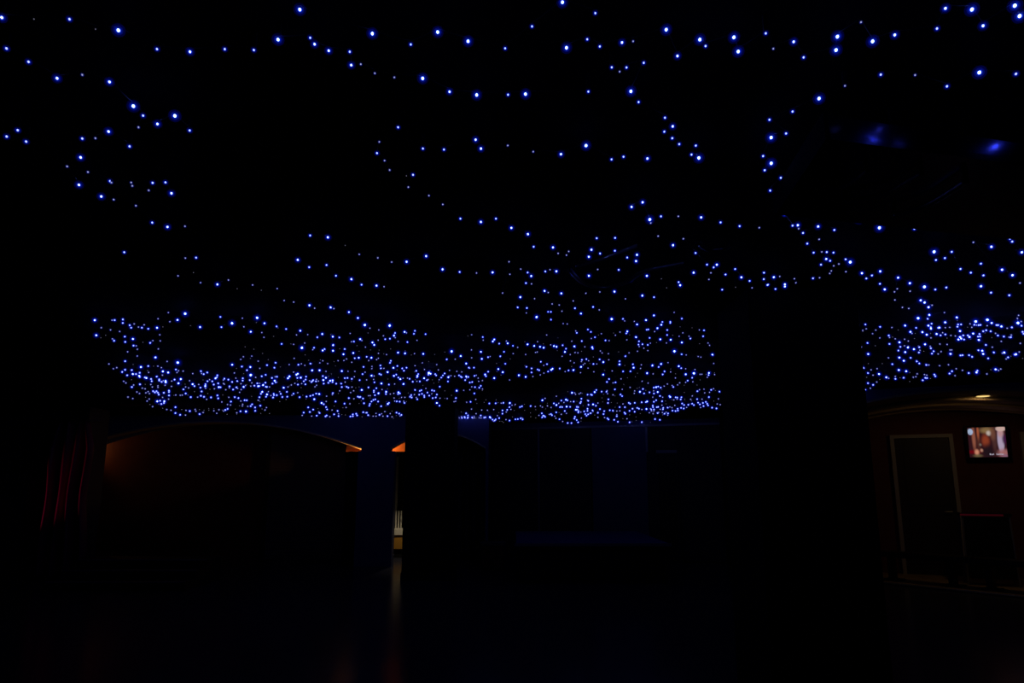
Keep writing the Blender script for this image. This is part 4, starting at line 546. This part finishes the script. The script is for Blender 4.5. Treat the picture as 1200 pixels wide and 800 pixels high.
for j in range(H_ + 1): G.append([bm.verts.new((-.29 + .58 * i / W_, -.006, .26 - .52 * j / H_)) for i in range(W_ + 1)])
for j in range(H_):
    for i in range(W_):
        f = bm.faces.new((G[j][i], G[j + 1][i], G[j + 1][i + 1], G[j][i + 1]))
        for l_, (a, b) in zip(f.loops, ((i, j), (i, j + 1), (i + 1, j + 1), (i + 1, j))): l_[col] = (*tv(a / W_, b / H_), 1)
scr = emis('screen', (1, 1, 1), .75); nt = scr.node_tree; at_ = nt.nodes.new('ShaderNodeAttribute'); at_.attribute_name = 'picture'
nt.links.new(at_.outputs['Color'], [n for n in nt.nodes if n.type == 'EMISSION'][0].inputs[0])
so = obj('screen', bm, scr, t)
CAP = emis('caption white', (.55, .50, .62), .75)
bm = bmesh.new(); x = .02
for wd, hh in ((.016, .03), (.010, .02), (.012, .022), (.006, .03), (0, 0), (.006, .03), (.012, .02), (.010, .02), (.012, .024), (.006, .028), (.012, .02), (.010, .02)):
    if wd: box(bm, x, x + wd, -.009, -.007, -.225, -.225 + hh)
    x += wd + .007 if wd else .03
obj('caption', bm, CAP, so)
bm = bmesh.new(); lathe(bm, [(.006, 0), (.006, .001)], 10, mtx=Matrix.Translation((-.255, -.0075, .165)) @ Matrix.Rotation(PI / 2, 4, 'X')); obj('logo_mark', bm, 'plastic', so)

# ---------------------------------------------------------------- bay furniture
a_, b_ = Vector((5.75, 12.0, .03)), Vector((7.25, 10.05, .03)); d_ = b_ - a_; Lb = d_.length
t = empty('bench', a_, math.atan2(d_.y, d_.x), label='long low dark bench on four pedestal legs in the vaulted bay', cat='bench')
bbox('seat', -.25, Lb + .9, -.17, .17, .36, .44, 'wood', t, bev=.012)
for k, px in enumerate((1028, 1095, 1137, 1187)):
    kk = (px - 600) / 850; s = (kk * a_.y - a_.x) / (d_.x / Lb - kk * d_.y / Lb)
    lg = bbox('leg', s - .045, s + .045, -.06, .06, .03, .36, 'wood', t, bev=.006)
    bbox('foot', s - .12, s + .12, -.14, .14, 0, .03, 'wood', lg, bev=.006)
t = empty('bar_table', (7.15, 11.3, .03), math.atan2(uy, ux), label='tall narrow table with a red-lit top edge and thin pale legs', cat='table')
bbox('table_top', -.33, .33, -.22, .22, 1.0, 1.04, 'plastic', t, bev=.004)
bbox('red_edge', -.33, .22, -.228, -.22, 1.005, 1.03, emis('red edge highlight', (1, .03, .12), .02), t)  # red highlight along the edge, put in as faint emission
for x in (-.3, .3):
    for y in (-.19, .19):
        bm = bmesh.new(); tube(bm, [(x, y, 1.0), (x * 1.08, y * 1.08, 0)], .014); obj('leg', bm, 'strip', t)
bm = bmesh.new(); box(bm, -.27, .30, -.19, .19, .1, .98); obj('cabinet', bm, 'plastic', t)

# ---------------------------------------------------------------- middle: raised platform and low stool
t = empty('stage_platform', (1.2, 13.0, 0), label='wide low platform with a blue carpet top before the middle panels', cat='platform')
bbox('deck', -1.15, 1.25, -1.4, 1.6, .5, .58, 'black', t); bbox('carpet', -1.13, 1.23, -1.38, 1.58, .58, .6, 'carpet', t)
bbox('skirt', -1.1, 1.2, -1.35, 1.55, 0, .5, 'black', t); bbox('edge_trim', -1.16, 1.26, -1.42, -1.4, .56, .605, 'strip', t)
t = empty('low_chest', (-.34, 13.6, 0), label='low dark chest with a faint red-brown front, left of the blue platform', cat='chest')
bbox('body', -.2, .2, -.2, .2, .04, .42, 'redwall', t, bev=.01); bbox('lid', -.22, .22, -.22, .22, .42, .47, 'shutter', t, bev=.008)
for x in (-.18, .18): bbox('foot', x - .03, x + .03, -.16, .16, 0, .04, 'plastic', t)

# ---------------------------------------------------------------- left: draped column, framed board, steps
struct(bbox('pillar', -8.15, -7.25, 12.45, 13.1, 0, H, 'panel_grey', bev=.01), 'pillar behind the plum curtain at the left')
t = empty('curtain', (-7.35, 12.2, 0), label='dark plum satin curtain gathered in folds on the left pillar', cat='curtain')
bm = bmesh.new(); cols = 90; rows = 40; G = []
for j in range(rows + 1):
    z = .03 + 2.5 * j / rows; v = j / rows; row = []
    for i in range(cols + 1):
        u = i / cols; wid = .80 - .16 * math.exp(-((v - .5) / .22) ** 2) - .22 * max(0, v - .82) / .18
        x = (u - .5) * wid - .10 * (1 - v) * (.5 - u)
        y = .085 * math.sin(u * 2 * PI * 4 + .9 * math.sin(3 * v)) * (.6 + .4 * (1 - v)) + .03 * math.sin(u * 2 * PI * 2.3 + 4 * v)
        row.append(bm.verts.new((x, y - .02, z)))
    G.append(row)
for j in range(rows):
    for i in range(cols): bm.faces.new((G[j][i], G[j][i + 1], G[j + 1][i + 1], G[j + 1][i]))
cu = obj('drape', bm, 'cloth', t, True); sol = cu.modifiers.new('thickness', 'SOLIDIFY'); sol.thickness = .006
bm = bmesh.new(); tube(bm, [(-.36, .02, 2.54), (.36, .02, 2.54)], .014, 10); obj('rod', bm, 'brass', t, True)
for x in (-.3, .3):
    bm = bmesh.new(); tube(bm, [(x, .02, 2.54), (x, .25, 2.54)], .008); obj('rod_bracket', bm, 'brass', t)
t = empty('added_spotlight', (-9.1, 11.3, 0), .0, label='added unseen floor spotlight throwing magenta light onto the plum curtain', cat='lamp')  # out-of-view fixture added to put magenta light on the folds
bm = bmesh.new(); tube(bm, [(-.06, 0, .01), (-.06, 0, .10), (.06, 0, .10), (.06, 0, .01)], .006); obj('added_yoke', bm, 'plastic', t)
dirv = (Vector((-7.35, 12.15, 1.45)) - Vector((-9.1, 11.3, .1))).normalized()
bm = bmesh.new(); lathe(bm, [(.04, -.05), (.045, 0), (.05, .06), (.04, .06)], 14, mtx=Matrix.Translation((0, 0, .1)) @ dirv.to_track_quat('Z', 'Y').to_matrix().to_4x4()); obj('lamp_housing', bm, 'plastic', t, True)
light('beam', 'SPOT', Vector((0, 0, .1)) + dirv * .07, (1, .02, .32), 45., .03, t, rot=(-dirv).to_track_quat('Z', 'Y').to_euler(), spot=(.5, .9))
t = empty('display_board', (-9.6, YA - .02, 0), label='large pale blank board on the arched wall at the far left', cat='board')
bbox('board', -.42, .42, -.02, 0, 1.75, 2.55, 'panel_blue', t); bbox('frame', -.45, .45, -.015, 0.0, 1.72, 2.58, 'black', t)
t = empty('stage_steps', (-5.7, 10.9, 0), 0, label='three low dark steps before the wide arch at the left', cat='steps')
for k in range(3):
    st = bbox('step', -1.0, 1.0, .35 * k, .35 * (k + 1) if k < 2 else 1.3, 0, .12 * (k + 1), 'black', t)
    bbox('nosing', -1.0, 1.0, .35 * k - .008, .35 * k + .02, .12 * (k + 1) - .015, .12 * (k + 1) + .004, 'strip', st)
